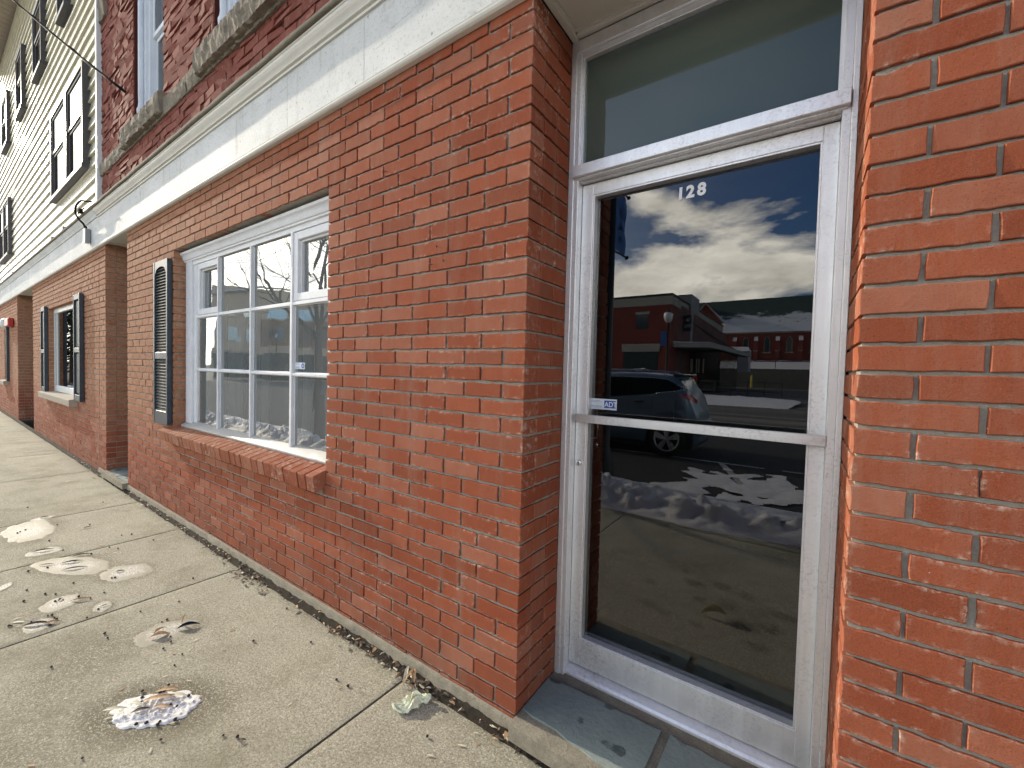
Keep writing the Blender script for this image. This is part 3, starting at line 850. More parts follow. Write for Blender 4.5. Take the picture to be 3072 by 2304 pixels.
mb=MB(); mb.box(-6.1,3.3,.27,1.2,2.80,6.3); mb.box(PX+.01,3.3,.42,1.2,0,2.80); mb.box(-5.0,-3.68,.17,1.9,0,2.80); mb.box(-1.30,-.31,.33,1.9,0,2.75)
mb.build('rear_wall',simple('inner wall',(.2,.15,.13),.9),BLD)
# iron nails and wire stubs in the bricks
for (x,z) in ((-1.30,2.302),(-.82,2.265),(-.47,1.86),(-.51,1.79),(-.43,1.795)):
    mb=MB(); mb.tube([(x,0.0,z),(x+.004,-.014,z-.003),(x+.03*random.random(),-.016,z-.012)],.0016,5)
    mb.build('rusty_nail',bpy.data.materials.get('rusty iron') or simple('rusty iron',(.06,.035,.025),.7),BLD)
# ------------------------------------------------------------------ neighbour with vinyl siding
random.seed(21)
B2=thing('siding_building','cream clapboard sided building with dark framed windows above a brick ground floor','building',(-6.2,0,-.08))
OX0,OX1,OZ0,OZ1=-9.70,-7.42,.76,2.20
BX0,BX1=-11.33,-5.975
def b2_spans(i,z0,z1):
    js=[BX1-(0 if i%2==0 else .5)*LB-k*LB for k in range(30)]
    zc=(z0+z1)/2
    ctrl=-6.275
    s=[]
    for (a,b) in ([(BX0,OX0),(OX1,ctrl-.006),(ctrl+.006,BX1)] if OZ0<zc<OZ1 else [(BX0,ctrl-.006),(ctrl+.006,BX1)]):
        s+=cut(sorted(js),a,b)
    return s
mb=MB()
courses(mb,(0,0,0),(1,0,0),(0,-1,0),ROWS,b2_spans,0,tilt=.0008)
for (a,b,i) in ROWS:
    for s0,s1 in ([(.0925,.305)] if i%2==0 else [(.0925,.1975),(.1975,.305)]):
        brick(mb,(BX1,0,0),(0,1,0),(1,0,0),s0+.004,s1-.0045,a+.005,b-.005,.09,0)
    if OZ0<(a+b)/2<OZ1: brick(mb,(OX0,0,0),(0,1,0),(1,0,0),.095,.16,a+.005,b-.005,.05,0)
mb.box(BX0+.006,OX0-.006,G,.20,-.06,2.72,1); mb.box(OX1+.006,BX1-.0095,G,.20,-.06,2.72,1)
mb.box(OX0-.006,OX1+.006,G,.20,-.06,OZ0-.01,1); mb.box(OX0-.006,OX1+.006,G,.20,OZ1+.003,2.72,1); mb.box(BX1-.12,BX1-.0095,.20,.32,-.06,2.72,1)
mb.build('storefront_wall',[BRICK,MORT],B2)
mb=MB(); CX=-13.456
def b3_spans(i,z0,z1):
    js=[CX-(0 if i%2==0 else .5)*LB-k*LB for k in range(30)]
    return cut(sorted(js),-18.2,-15.86)+cut(sorted(js),-14.98,CX) if .76<(z0+z1)/2<2.2 else cut(sorted(js),-18.2,CX)
courses(mb,(0,0,0),(1,0,0),(0,-1,0),ROWS,b3_spans,0,tilt=.0008)
for (a,b,i) in ROWS:
    for s0,s1 in cut([.0925+k*LB+(0 if i%2 else .1) for k in range(8)],.0925,1.25):
        brick(mb,(CX,0,0),(0,1,0),(1,0,0),s0+.004,s1-.0045,a+.005,b-.005,.09,0)
mb.box(-18.2,-15.87,G,.2,-.06,2.72,1); mb.box(-14.97,CX-.0085,G,1.25,-.06,2.72,1); mb.box(-15.87,-14.97,G,.2,-.06,.75,1); mb.box(-15.87,-14.97,G,.2,2.203,2.72,1)
mb.build('corner_brickwork',[BRICK,MORT],B2)
mb=MB()   # recessed entry between them
mb.box(CX,BX0,1.25,1.30,-.06,2.75,0); mb.box(BX0-.05,BX0,.2,1.25,-.06,2.72,0)
mb.build('entry_back_wall',simple('brown entry wall',(.10,.05,.04),.8),B2)
mb=MB(); mb.box(CX,BX0,-.001,1.3,2.728,2.8,0); mb.box(CX,BX0,.42,.56,2.50,2.728,1,.004); mb.build('doorway_soffit',[SOFF,WHITE2],B2)
def fascia2(x0,x1):
    mb=MB()
    mb.profx([(.0,2.722),(-.018,2.722),(-.020,3.060),(.0,3.060)],x0,x1,0,int((x1-x0)*3))
    mb.profx([(.0,2.690),(-.022,2.690),(-.034,2.702),(-.034,2.712),(-.026,2.716),(-.030,2.722),(-.016,2.732),(.0,2.732)],x0,x1,1,1)
    mb.profx([(.0,3.058),(-.030,3.058),(-.036,3.078),(-.050,3.100),(-.064,3.130),(-.066,3.140),(.0,3.140)],x0,x1,0,1)
    mb.build('fascia_board',[FASC,WHITE2],B2)
    mb=MB(); mb.profx([(.01,3.140),(-.076,3.140),(-.082,3.150),(-.080,3.176),(.0,3.240)],x0,x1,0); mb.build('cornice_ledge',CAPST,B2)
fascia2(-18.2,-6.205)
# clapboards
SZ0=3.205; PIT=.1655; SXL=-16.45; SXR=-6.16; EAVE=8.66
SWIN=[(-8.735,-7.665,3.76,5.02),(-7.625,-6.60,3.76,5.02),(-8.16,-7.58,6.18,7.30),(-10.34,-9.50,6.15,7.25),(-12.46,-11.66,6.18,7.35),(-14.88,-13.95,6.16,7.30),(-15.68,-14.80,3.69,4.93),(-14.76,-13.88,3.69,4.93)]
mb=MB(); i=0
while SZ0+i*PIT<EAVE:
    a=SZ0+i*PIT; b=a+PIT; n=40; rows=[]
    for (y,z) in [(-.002,a+.001),(-.034,a),(-.035,a+.006),(-.0085,b-.002),(-.006,b+.002)]:
        rows.append([(SXL+(SXR-SXL)*k/n,y+(noise.noise(Vector((k*.31,i*2.1,0)))*.0035 if y<-.02 else 0),z+noise.noise(Vector((k*.23,i*1.3,7)))*.004) for k in range(n+1)])
    mb.grid(rows,0,None,False); i+=1
mb.box(SXL,SXR,-.004,.2,3.2,EAVE,0)
mb.build('clapboard_siding',SIDING,B2)
for a_ in (SXR-.005,SXL-.06):
    mb=MB(); mb.box(a_,a_+.06,-.045,.05,3.20,EAVE,0,.003); mb.build('corner_trim',VINYL,B2)
def siding_window(x0,x1,z0,z1):
    mb=MB(); t=.045; y0=-.085
    mb.box(x0,x0+t,y0,.02,z0,z1,0,.003); mb.box(x1-t,x1,y0,.02,z0,z1,0,.003)
    mb.box(x0+t,x1-t,y0,.02,z1-t,z1,0,.003); mb.box(x0-.02,x1+.02,y0-.015,.02,z0-.035,z0+.02,0,.003)
    f=mb.build('window',DARKF,B2)
    zm=(z0+z1)/2+.04
    mb=MB()
    for (a,b,y) in ((z0+.02,zm,-.055),(zm,z1-t,-.070)):
        mb.box(x0+t,x0+t+.035,y,y+.02,a,b,0,.002); mb.box(x1-t-.035,x1-t,y,y+.02,a,b,0,.002)
        mb.box(x0+t+.035,x1-t-.035,y,y+.02,a,a+.04,0,.002); mb.box(x0+t+.035,x1-t-.035,y,y+.02,b-.035,b,0,.002)
    mb.build('sash',DARKF,f)
    mb=MB(); mb.box(x0+t+.03,x1-t-.03,-.048,-.046,z0+.05,zm-.03,0); mb.box(x0+t+.03,x1-t-.03,-.062,-.060,zm+.03,z1-t-.03,0)
    mb.build('pane',GDARK,f)
    mb=MB(); mb.box(x0+t,x1-t,-.042,-.038,z0,zm,0); mb.box(x0+t,x1-t,-.050,-.040,zm,z1-.01,1); mb.build('window_blind',[ROOMD,CURT],f)  # pale backing added to brighten the upper pane, dark one below
for s in SWIN: siding_window(*s)
mb=MB()   # eave soffit of grooved boards
x=SXL-.3; k=0
while x<-4.9:
    mb.box(x,x+.098,-.62,.05,EAVE+.004*(k%2),EAVE+.03,0,.003); x+=.101; k+=1
mb.box(SXL-.35,-4.85,-.66,-.62,EAVE-.03,EAVE+.22,1); mb.box(SXL-.35,-6.0,-.62,1.5,EAVE+.035,EAVE+.25,1)
mb.build('eave_soffit',[SOFFB,WHITE2],B2)
mb=MB(); mb.box(SXL,SXR,.2,1.5,3.2,EAVE); mb.box(-18.2,-15.9,.2,1.5,0,3.2); mb.box(-14.95,CX-.1,.2,1.2,0,3.2); mb.build('rear_wall',bpy.data.materials['inner wall'],B2)
def shop_window2(x0,x1,z0,z1):
    mb=MB(); y=.062
    mb.box(x0,x0+.07,y,.18,z0+.03,z1,0,.003); mb.box(x1-.06,x1,y,.18,z0+.03,z1,0,.003); mb.box(x0+.10,x1-.06,y,.18,z1-.10,z1,0,.003); mb.box(x0+.10,x1-.06,y,.18,z0+.03,z0+.13,0,.003)
    mb.box(x0+.07,x0+.14,y+.02,.18,z0+.13,z1-.10,1,.002)
    mb.box(x0+.14,x0+.22,y+.012,.18,z0+.13,z1-.10,0,.002)
    f=mb.build('shop_window',[VINYL,NAVY],B2)
    mb=MB(); mb.box(x0+.22,x1-.06,.086,.089,z0+.12,z1-.09); mb.build('pane',GDARK,f)
    mb=MB(); mb.box(x0,x1,.6,.62,z0-.1,z1+.1); mb.box(x0,x1,.19,.6,z0-.1,z0-.08); mb.box(x0,x1,.19,.6,z1+.03,z1+.05); mb.box(x0-.01,x0,.19,.6,z0,z1); mb.box(x1,x1+.01,.19,.6,z0,z1); mb.build('shop_room',ROOMD,f)
    return f
shop_window2(OX0,OX1,OZ0,OZ1); shop_window2(-15.86,-14.98,.76,2.2)
shutter('shutter',-7.44,-7.065,.765,2.215,B2,False,mid=1.46,t=.045); shutter('shutter',-10.08,-9.715,.765,2.215,B2,False,mid=1.46,t=.045)
shutter('shutter',-15.0,-14.86,.765,2.215,B2,False,mid=1.46,t=.045)
CSILL=rough_stone('concrete sill',(.42,.37,.30),.15,.004,8)
for a_,b_ in ((-10.06,-7.50),(-16.0,-15.05)):
    mb=MB(); mb.profx([(.10,.795),(-.085,.765),(-.09,.755),(-.085,.675),(.0,.655),(.10,.70)],a_,b_,0,10); mb.build('stone_sill',CSILL,B2)
# small metal tabs left along the cornice
for k,(x,h) in enumerate(((-8.05,.085),(-8.93,.08),(-13.55,.07),(-14.40,.05),(-15.15,.05))):
    mb=MB(); y=-.062
    mb.box(x-.05,x+.05,y,y+.004,3.17,3.17+h,0); mb.box(x-.05,x+.05,y,y+.06,3.168,3.172,0); mb.box(x+.046,x+.05,y,y+.06,3.17,3.17+h,0)
    o=mb.build('metal_tab',GREYB,B2)

# conduit, cable and bell are things of their own
cd=thing('conduit_box','grey junction box hanging on a looped black conduit from the cornice','electrical box',(-6.6,-.03,2.79))
mb=MB(); mb.box(-6.66,-6.555,-.070,-.022,2.80,2.97,0,.004); mb.build('box',GREYB,cd)
mb=MB(); mb.box(-6.664,-6.552,-.074,-.070,2.796,2.974,0,.0015); mb.build('cover_plate',VINYL,cd)
mb=MB(); pts=[]
P=[(-6.59,-.06,2.97),(-6.62,-.075,3.03),(-6.72,-.10,3.10),(-6.80,-.115,3.18),(-6.78,-.12,3.25),(-6.66,-.115,3.285),(-6.48,-.11,3.28),(-6.30,-.105,3.235),(-6.18,-.08,3.21)]
for i in range(len(P)-1):
    for t in range(6):
        a,b,c_,d_=[Vector(P[max(0,min(len(P)-1,i+k))]) for k in (-1,0,1,2)]; u=t/6
        pts.append(tuple(.5*((2*b)+(-a+c_)*u+(2*a-5*b+4*c_-d_)*u*u+(-a+3*b-3*c_+d_)*u**3)))
pts.append(P[-1])
mb.tube(pts,.011,8); mb.tube([(-6.59,-.06,2.965),(-6.597,-.064,3.0)],.016,10); mb.build('conduit',WIREM,cd)
mb=MB(); mb.box(-6.68,-6.60,-.115,-.08,3.16,3.21,0,.003); mb.tube([(-6.74,-.10,3.17),(-6.6,-.10,3.185),(-6.45,-.09,3.19)],.006,6); mb.build('clamp',WIREM,cd)
bl=thing('alarm_bell','small red alarm horn with a white strobe on the far brick wall','alarm',(-14.2,0,2.15))
mb=MB(); mb.box(-14.60,-13.95,-.10,-.0,2.06,2.24,0,.02); mb.build('horn',REDP,bl)
mb=MB(); mb.lathe((-15.02,-.02,2.16),[(0,-.12),(.09,-.10),(.12,-.05),(.12,0)],16,0,'y'); mb.build('strobe',VINYL,bl)
wr=MB(); a=Vector((-5.10,-.005,4.15)); b=Vector((-12.6,-1.6,8.6)); pts=[]
# service wire from the brick wall up toward the left, slightly sagging
a=Vector((-5.10,-.01,4.148)); b=Vector((-16.5,-1.3,11.9))
for i in range(25):
    t=i/24; p_=a.lerp(b,t); p_.z-=.28*4*t*(1-t)*.5; pts.append(tuple(p_))
wr.tube(pts,.012,6)
p2=[(p[0]+.012*math.sin(i*2.2),p[1]+.012*math.cos(i*2.2),p[2]+.012*math.sin(i*2.2+1)) for i,p in enumerate(pts)]
wr.tube(p2,.007,5)
o=wr.build('overhead_cable',WIREM); tag(o,'twisted black service cable running up from the brick wall over the siding','cable')

# ------------------------------------------------------------------ sidewalk
SNOWP=N('melting snow')
SNOWP=SNOWP.pbr(SNOWP.mix(SNOWP.ramp(SNOWP.noise(70,6,.8),.55,.68),(.92,.91,.86),(.50,.45,.35)),.7,0,SNOWP.bump(SNOWP.noise(120,5,.8),.003),.3)
PATCH=[  # centre x,y, half length, half width, rotation(deg), height, label
 (-4.609,-0.674,0.086,0.055,-68,0.004,'thin oval of frost on the pavement joint, farthest of the patches'),
 (-4.285,-0.782,0.309,0.155,173,0.004,'largest white frost patch, at the left edge of the pavement'),
 (-3.645,-0.777,0.097,0.088,-98,0.004,'frost oval with one long dark pod lying across it'),
 (-3.196,-0.699,0.286,0.128,-155,0.006,'broad frost patch covered with several dark pods'),
 (-2.8,-0.507,0.157,0.115,-153,0.005,'smooth pale frost oval lying nearest the brick wall'),
 (-3.121,-1.005,0.074,0.028,-32,0.004,'frost patch cut off by the left edge, beside a pavement joint'),
 (-2.62,-0.832,0.109,0.082,-30,0.005,'frost oval with a curled brown leaf on its rim'),
 (-2.383,-0.699,0.07,0.044,169,0.004,'smallest frost spot, just above the pavement joint'),
 (-2.405,-0.941,0.076,0.069,170,0.006,'frost oval heaped with dead leaves and berries'),
 (-1.833,-0.563,0.134,0.105,-110,0.004,'sandy damp frost patch with a shiny black pod standing in it'),
 (-1.253,-0.76,0.158,0.094,-141,0.02,'lumpy heap of melting snow full of orange leaf pieces'),
]
JX=[-17,-14.3,-12.6,-10.9,-9.7,-8.30,-6.52,-4.57,-3.43,-2.284,-.578,1.9,3.6,6.5,12]
STAINS=[(.12,-.50,.07,.05),(.22,-.47,.05,.03),(.30,-.95,.09,.05),(.45,-1.02,.07,.05),(.20,-1.10,.03,.03),(.52,-.80,.06,.08),(.62,-.60,.09,.07),(.74,-.66,.08,.05),(.60,-.98,.05,.05),(.70,-.45,.07,.04),(.36,-.75,.05,.03),(.82,-.85,.08,.05),(.40,-.45,.03,.03),(.05,-.80,.05,.04)]
def wetness(x,y):
    w=0
    for k,(px_,py_,a,b,r_,h,_) in enumerate(PATCH):
        dx,dy=x-px_,y-py_
        if abs(dx)>.6 or abs(dy)>.6: continue
        t=R(r_); u=(dx*math.cos(t)+dy*math.sin(t))/a; v=(-dx*math.sin(t)+dy*math.cos(t))/b
        d=math.hypot(u,v); lim=2.3 if k in (10,) else 1.55
        if d<lim: w=max(w,min(1,(1-d/lim)*2.4*(1 if k==10 else .6)))
    if x>-.3:
        for (sx_,sy_,sa,sb) in STAINS:
            d=math.hypot((x-sx_)/sa,(y-sy_)/sb)+.35*noise.noise(Vector((x*25,y*25,2)))
            if d<1: w=max(w,min(1,(1-d)*4))
    n=noise.noise(Vector((x*1.3,y*1.3,9)))
    w=max(w,1.6*max(0,n-.10)*(1 if y<-.5 else 0))
    if y>-.10: w=max(w,.35*(y+.10)/.10+.15)
    return min(1,w)
mb=MB(); g=.0055
def slab(x0,x1,y0,y1,step):
    nx=max(2,int((x1-x0)/step)); ny=max(2,int((y1-y0)/step)); rows=[];e=[]
    xs=[x0]+[x0+.006+(x1-x0-.012)*i/nx for i in range(nx+1)]+[x1]
    ys=[y0]+[y0+.006+(y1-y0-.012)*i/ny for i in range(ny+1)]+[y1]
    for j,y in enumerate(ys):
        row=[]
        for i,x in enumerate(xs):
            ed=(i in (0,len(xs)-1)) or (j in (0,len(ys)-1))
            n1=noise.noise(Vector((x*2,y*2,0)))*.0025
            yy=y
            if j>=len(ys)-2 and y1>-.2: yy=y+noise.noise(Vector((x*7,0,3)))*.012+noise.noise(Vector((x*31,0,3)))*.006
            row.append((x,yy,-.080+n1-(.0015 if ed else 0))); e.append(wetness(x,y))
        rows.append(row)
    mb.grid(rows,0,e,True)
    # sides
    for (p,q) in (((x0,y0),(x1,y0)),((x1,y0),(x1,y1)),((x1,y1),(x0,y1)),((x0,y1),(x0,y0))):
        mb.add([(p[0],p[1],-.0845),(q[0],q[1],-.0845),(q[0],q[1],-.16),(p[0],p[1],-.16)],[(0,1,2,3)],0)
for a,b in zip(JX[:-1],JX[1:]):
    near=a>-7 and b<3
    slab(a+g,b-g,-2.0+g,-.034,.035 if near else .15)
    slab(a+g,b-g,-2.45,-2.0-g,.05 if near else .15)
sw=mb.build('sidewalk',CONC); tag(sw,'pale concrete pavement slabs along the brick wall','sidewalk',None,'structure')
mb=MB()
rows=[]
for q,y in enumerate((-.060,-.040,-.026,-.014,.004)):
    rows.append([(x*.02-17,y,-.097+noise.noise(Vector((x*.35,q*1.4,0)))*.010+noise.noise(Vector((x*1.1,q*2.4,0)))*.006+(0,.004,.028,.046,.054)[q]) for x in range(0,1060)])
mb.grid(rows,0); mb.box(-17,12,-2.44,-.06,-.13,-.108,0); o=mb.build('gap_soil',SOIL); tag(o,'dark soil in the gap between pavement and wall','soil',None,'structure')
mb=MB(); mb.add([(-600,-600,-.235),(600,-600,-.235),(600,40,-.235),(-600,40,-.235)],[(0,1,2,3)]); o=mb.build('ground',rough_stone('far ground',(.16,.15,.13),.2,.0,.3)); tag(o,None,'ground',None,'structure')
mb=MB(); mb.box(-60,30,-2.62,-2.45,-.3,-.085,0,.01); o=mb.build('curb',rough_stone('curb stone',(.33,.32,.29),.2,.004,9)); tag(o,None,'curb',None,'structure')
mb=MB(); 
rows=[[(x*4-120,y,-.215) for x in range(61)] for y in (-21,-15,-10,-5,-2.62)]
mb.grid(rows,0)
o=mb.build('street',ASPH); tag(o,None,'road',None,'structure')
mb=MB()
def strip(p,q,w,z=-.211):
    p=Vector((*p,0)); q=Vector((*q,0)); d=(q-p).normalized(); n=Vector((-d.y,d.x,0))*w/2
    mb.add([tuple(v.xy)+(z,) for v in (p-n,q-n,q+n,p+n)],[(0,1,2,3)])
strip((-4.2,-6.15),(.35,-6.15),.10); strip((.6,-6.15),(4,-6.15),.1)
for x in (-2.6,-.3,1.5): strip((x,-6.1),(x+.5,-4.6),.10,-.207)
strip((-8,-12.6),(6,-12.9),.12)
o=mb.build('parking_lines',ROADP); tag(o,None,'road marking',None,'structure')
# ------------------------------------------------------------------ frost patches
def blob(mb,cx_,cy_,a,b,rot,h,seed,n=40,rings=9,z=-.079,m=0,lump=0):
    t=R(rot); rows=[]
    for k in range(rings+1):
        f=1-k/rings; row=[]
        for i in range(n):
            th=2*math.pi*i/n
            rr=1+.20*noise.noise(Vector((math.cos(th)*1.3,math.sin(th)*1.3,seed)))+.12*noise.noise(Vector((math.cos(th)*4,math.sin(th)*4,seed)))+.07*noise.noise(Vector((math.cos(th)*11,math.sin(th)*11,seed)))
            u=a*f*rr*math.cos(th); v=b*f*rr*math.sin(th)
            x=cx_+u*math.cos(t)-v*math.sin(t); y=cy_+u*math.sin(t)+v*math.cos(t)
            hh=h*(1-f**3)*(1+.5*noise.noise(Vector((x*60,y*60,seed)))) if k else -.003
            if lump and k: hh=.002+lump*.6*max(0,(.15+.9*noise.noise(Vector((x*26,y*26,seed+5)))+.9*noise.noise(Vector((x*75,y*75,seed+5)))+.5*noise.noise(Vector((x*180,y*180,seed+5)))))*(1-f**3)
            row.append((x,y,z+hh))
        rows.append(row)
    mb.grid(rows,m,[1-k_/rings for k_ in range(rings+1) for _ in range(n)],True,True)
for k,(px_,py_,a,b,r_,h,lab) in enumerate(PATCH):
    mb=MB(); blob(mb,px_,py_,a,b,r_,h*(.45 if k!=10 else 1),k*3.7,80 if k!=10 else 110,12 if k!=10 else 26,lump=.022 if k==10 else 0)
    o=mb.build('snow_patch' if k==10 else 'frost_patch',FROST if k!=10 else SNOWP)
    tag(o,lab,'snow patch' if k==10 else 'frost patch','pale frost patches on the pavement')
# ------------------------------------------------------------------ litter: berries, leaves
random.seed(5)
def berry_mesh(seed):
    mb=MB(); rows=[]
    for i in range(7):
        ph=math.pi*i/6; row=[]
        for j in range(9):
            th=2*math.pi*j/9; r=.0062*(1+.25*noise.noise(Vector((math.cos(th)*2,math.sin(th)*2,ph*2+seed))))
            row.append((r*math.sin(ph)*math.cos(th),r*math.sin(ph)*math.sin(th),.0055+r*.85*math.cos(ph)))
        rows.append(row)
    mb.grid(rows,0,None,True,True); return mb
def leaf_mesh(L,W,curl,roll,seed,up=0):
    if up==0: curl*=.35; roll*=.55
    mb=MB(); rows=[]; n=12
    for i in range(n+1):
        t=i/n; w=W*math.sin(math.pi*min(1,t*.97+.015))**.8*(1-.25*t)
        x=(t-.5)*L; z=.002+curl*(math.sin(math.pi*t))*L+up*t*L
        bend=math.sin(t*2.2+seed)*W*.5
        row=[]
        for j in range(5):
            s=(j-2)/2; row.append((x,bend+s*w*math.cos(roll*abs(s)),z+abs(s)*w*math.sin(roll)*1.0))
        rows.append(row)
    mb.grid(rows,0,None,True); return mb
LEAFSPOTS=[]
def place(proto,x,y,rz,label,group,z=-.0795,sc=1,tilt=0,first=[set()]):
    key=proto.name
    if key in first[0]: o=proto.copy(); COL.objects.link(o)
    else: o=proto; first[0].add(key)
    o.location=(x,y,z); o.rotation_euler=(tilt,0,rz); o.scale=(sc,sc,sc)
    o['label']=label
    if group: o['group']=group
    return o
BERR=[berry_mesh(k*3.3).build('dry_berry',BERRY) for k in range(3)]
for b_ in BERR: tag(b_,None,'berry')
BL='tiny dark shrivelled berry lying on the concrete pavement'
BG='dark berries scattered over the pavement'
BPOS=[(-2.959, -0.929), (-2.797, -0.957), (-2.814, -0.871), (-2.767, -0.835), (-2.865, -0.745), (-2.551, -0.723), (-2.569, -0.66), (-2.361, -0.724), (-2.301, -0.779), (-2.512, -1.035), (-2.506, -1.027), (-2.477, -0.961), (-2.488, -0.9), (-2.479, -0.886), (-2.431, -0.883), (-2.407, -0.878), (-2.359, -0.909), (-2.656, -0.851), (-2.624, -0.76), (-2.044, -0.757), (-1.988, -0.757), (-2.153, -0.59), (-1.941, -0.551), (-1.944, -0.529), (-1.873, -0.59), (-1.835, -0.585), (-1.704, -0.579), (-1.669, -0.618), (-1.551, -0.578), (-1.489, -0.626), (-1.404, -0.761), (-1.361, -0.772), (-1.335, -0.78), (-1.326, -0.765), (-1.337, -0.719), (-1.353, -0.711), (-1.331, -0.706), (-1.362, -0.683), (-1.191, -0.703), (-1.221, -0.717), (-1.213, -0.826), (-1.188, -0.801), (-1.156, -0.768), (-1.144, -0.778), (-1.12, -0.73), (-1.168, -0.655), (-1.055, -0.792), (-0.892, -0.648), (-0.842, -0.62), (-1.181, -0.978), (-2.361, -0.277), (-2.108, -0.427), (-1.386, -0.331), (-2.764, -0.588), (-2.756, -0.574), (-1.91, -0.96), (-1.755, -0.566), (-1.22, -0.655), (-5.104, -0.71), (-4.798, -0.249), (-3.886, -0.722), (-4.294, -0.625), (-4.279, -0.846), (-4.304, -0.829), (-4.329, -0.799), (-3.57, -0.692), (-3.608, -0.362), (-3.572, -0.309), (-3.3, -0.24), (-3.31, -0.445), (-3.385, -0.478), (-3.297, -0.889), (-3.332, -0.584), (-4.105, -0.461), (-3.713, -0.018), (-3.27, -0.806), (-3.27, -0.676), (-0.812, -0.232), (-0.738, -0.224), (-1.149, -0.162), (-1.544, -0.085), (-0.273, -0.193)]
LPOS=[(-1.494, -0.807, 0.031, 1.86), (-1.436, -0.673, 0.028, 1.35), (-1.582, -0.677, 0.028, 0.91), (-1.623, -0.497, 0.038, 1.65), (-1.647, -0.421, 0.026, 1.04), (-1.573, -0.357, 0.034, 1.39), (-1.561, -0.546, 0.018, 2.28), (-1.796, -0.241, 0.03, 2.17), (-2.421, -0.554, 0.027, 2.17), (-1.031, -0.827, 0.028, 2.66), (-1.282, -1.085, 0.03, 0.81), (-1.336, -0.881, 0.03, 1.23), (-1.11, -0.74, 0.03, 1.0), (-1.601, -0.96, 0.016, 0.61), (-1.321, -0.623, 0.028, 0.48), (-1.591, -0.6, 0.027, 0.46), (-2.471, -1.006, 0.019, 1.08), (-2.579, -1.003, 0.036, 1.74), (-2.523, -1.002, 0.061, 0.74), (-6.059, -0.295, 0.092, 2.08), (-8.256, -0.207, 0.086, 1.5), (-4.014, -0.516, 0.036, 1.43), (-4.009, -0.464, 0.047, 1.44), (-3.655, -0.391, 0.028, 1.24), (-3.28, -0.147, 0.032, 1.73), (-3.479, -0.504, 0.058, 0.79), (-2.957, -0.223, 0.045, 1.77), (-3.752, -0.346, 0.028, 1.5), (-3.272, -0.502, 0.024, 1.91), (-3.224, -0.481, 0.045, 0.53), (-3.67, -0.581, 0.018, 1.96), (-3.002, -0.128, 0.029, 1.14), (-3.92, -0.259, 0.019, 0.67), (-0.841, -0.424, 0.026, 1.76), (-0.796, -0.476, 0.023, 0.09), (-0.759, -0.248, 0.018, 1.46), (-0.141, -0.144, 0.036, 0.37), (-0.206, -0.242, 0.032, 0.42), (-0.891, -0.178, 0.028, -0.11), (-0.134, -0.068, 0.01, 0.42), (-0.104, -0.101, 0.008, 1.33), (-0.839, -0.03, 0.038, -0.5), (-0.679, -0.043, 0.027, 2.17), (-1.442, -0.197, 0.028, 0.29), (-0.657, -0.008, 0.033, -0.12)]

for k,(x,y) in enumerate(BPOS):
    place(BERR[k%3],x,y,random.random()*6,BL,BG,sc=random.uniform(.65,1.05))
# thin pale leaflets
one_leaf_done=False
LF=[leaf_mesh(1.0,.13,.05,.3,.5).build('dry_leaflet',LEAFP),leaf_mesh(1.0,.17,-.04,.5,2.1).build('dry_leaflet',LEAFB)]
for b_ in LF: tag(b_,None,'leaf')
for k,(x,y,L,a) in enumerate(LPOS):
    if x<-6: nm=2.0
    place(LF[0 if k%5 else 1],x,y,a,'slim dry leaflet lying flat on the concrete pavement' ,'slim dry leaflets scattered over the pavement',z=-.0775,sc=max(.02,L))
def one_leaf(name,L,W,curl,roll,x,y,rz,mat,label,z=-.078,up=0,tilt=0,cat='leaf'):
    o=leaf_mesh(L,W,curl,roll,x*3,up).build(name,mat); o.location=(x,y,z); o.rotation_euler=(tilt,0,rz)
    return tag(o,label,cat)
one_leaf('curled_leaf',.085,.020,.10,1.0,-1.79,-.60,1.1,LEAFB,'curled orange brown leaf on the sandy frost patch',z=-.072)
one_leaf('curled_leaf',.060,.014,.22,.8,-1.83,-.585,2.0,LEAFB,'small brown leaf crossing the curled one on the sandy frost patch',z=-.066)
o=one_leaf('upright_leaf',.055,.012,.05,.9,-1.83,-.485,1.2,LEAFB,'orange leaf standing upright behind the shiny black pod',z=-.05); o.rotation_euler=(0,-1.25,1.2)
one_leaf('seed_pod',.100,.022,.12,1.2,-1.77,-.485,1.25,simple('shiny black pod',(.012,.013,.016),.15,var=.2,scale=30),'shiny black curled seed pod on the sandy frost patch',z=-.074,cat='seed pod')
for (x,y,rz,L,W,m,lb) in ((-1.275,-.735,1.02,.125,.012,LEAFB,'long orange leaf strip across the middle of the snow heap'),(-1.305,-.70,1.05,.085,.011,LEAFB,'orange leaf strip at the far edge of the snow heap'),(-1.235,-.685,.75,.075,.009,LEAFP,'pale leaf strip at the right end of the snow heap'),(-1.215,-.745,.9,.070,.008,LEAFB,'thin brown leaf strip low on the snow heap'),(-1.345,-.86,.95,.085,.009,LEAFP,'pale leaf strip at the left tip of the snow heap'),(-1.26,-.80,1.3,.06,.010,LEAFD,'dark leaf strip on the near side of the snow heap'),(-1.31,-.80,.6,.07,.008,LEAFP,'pale leaf strip left of the long orange strip')):
    one_leaf('leaf_strip',L,W*1.3,.12,.7,x,y,rz,m,lb,z=-.062)
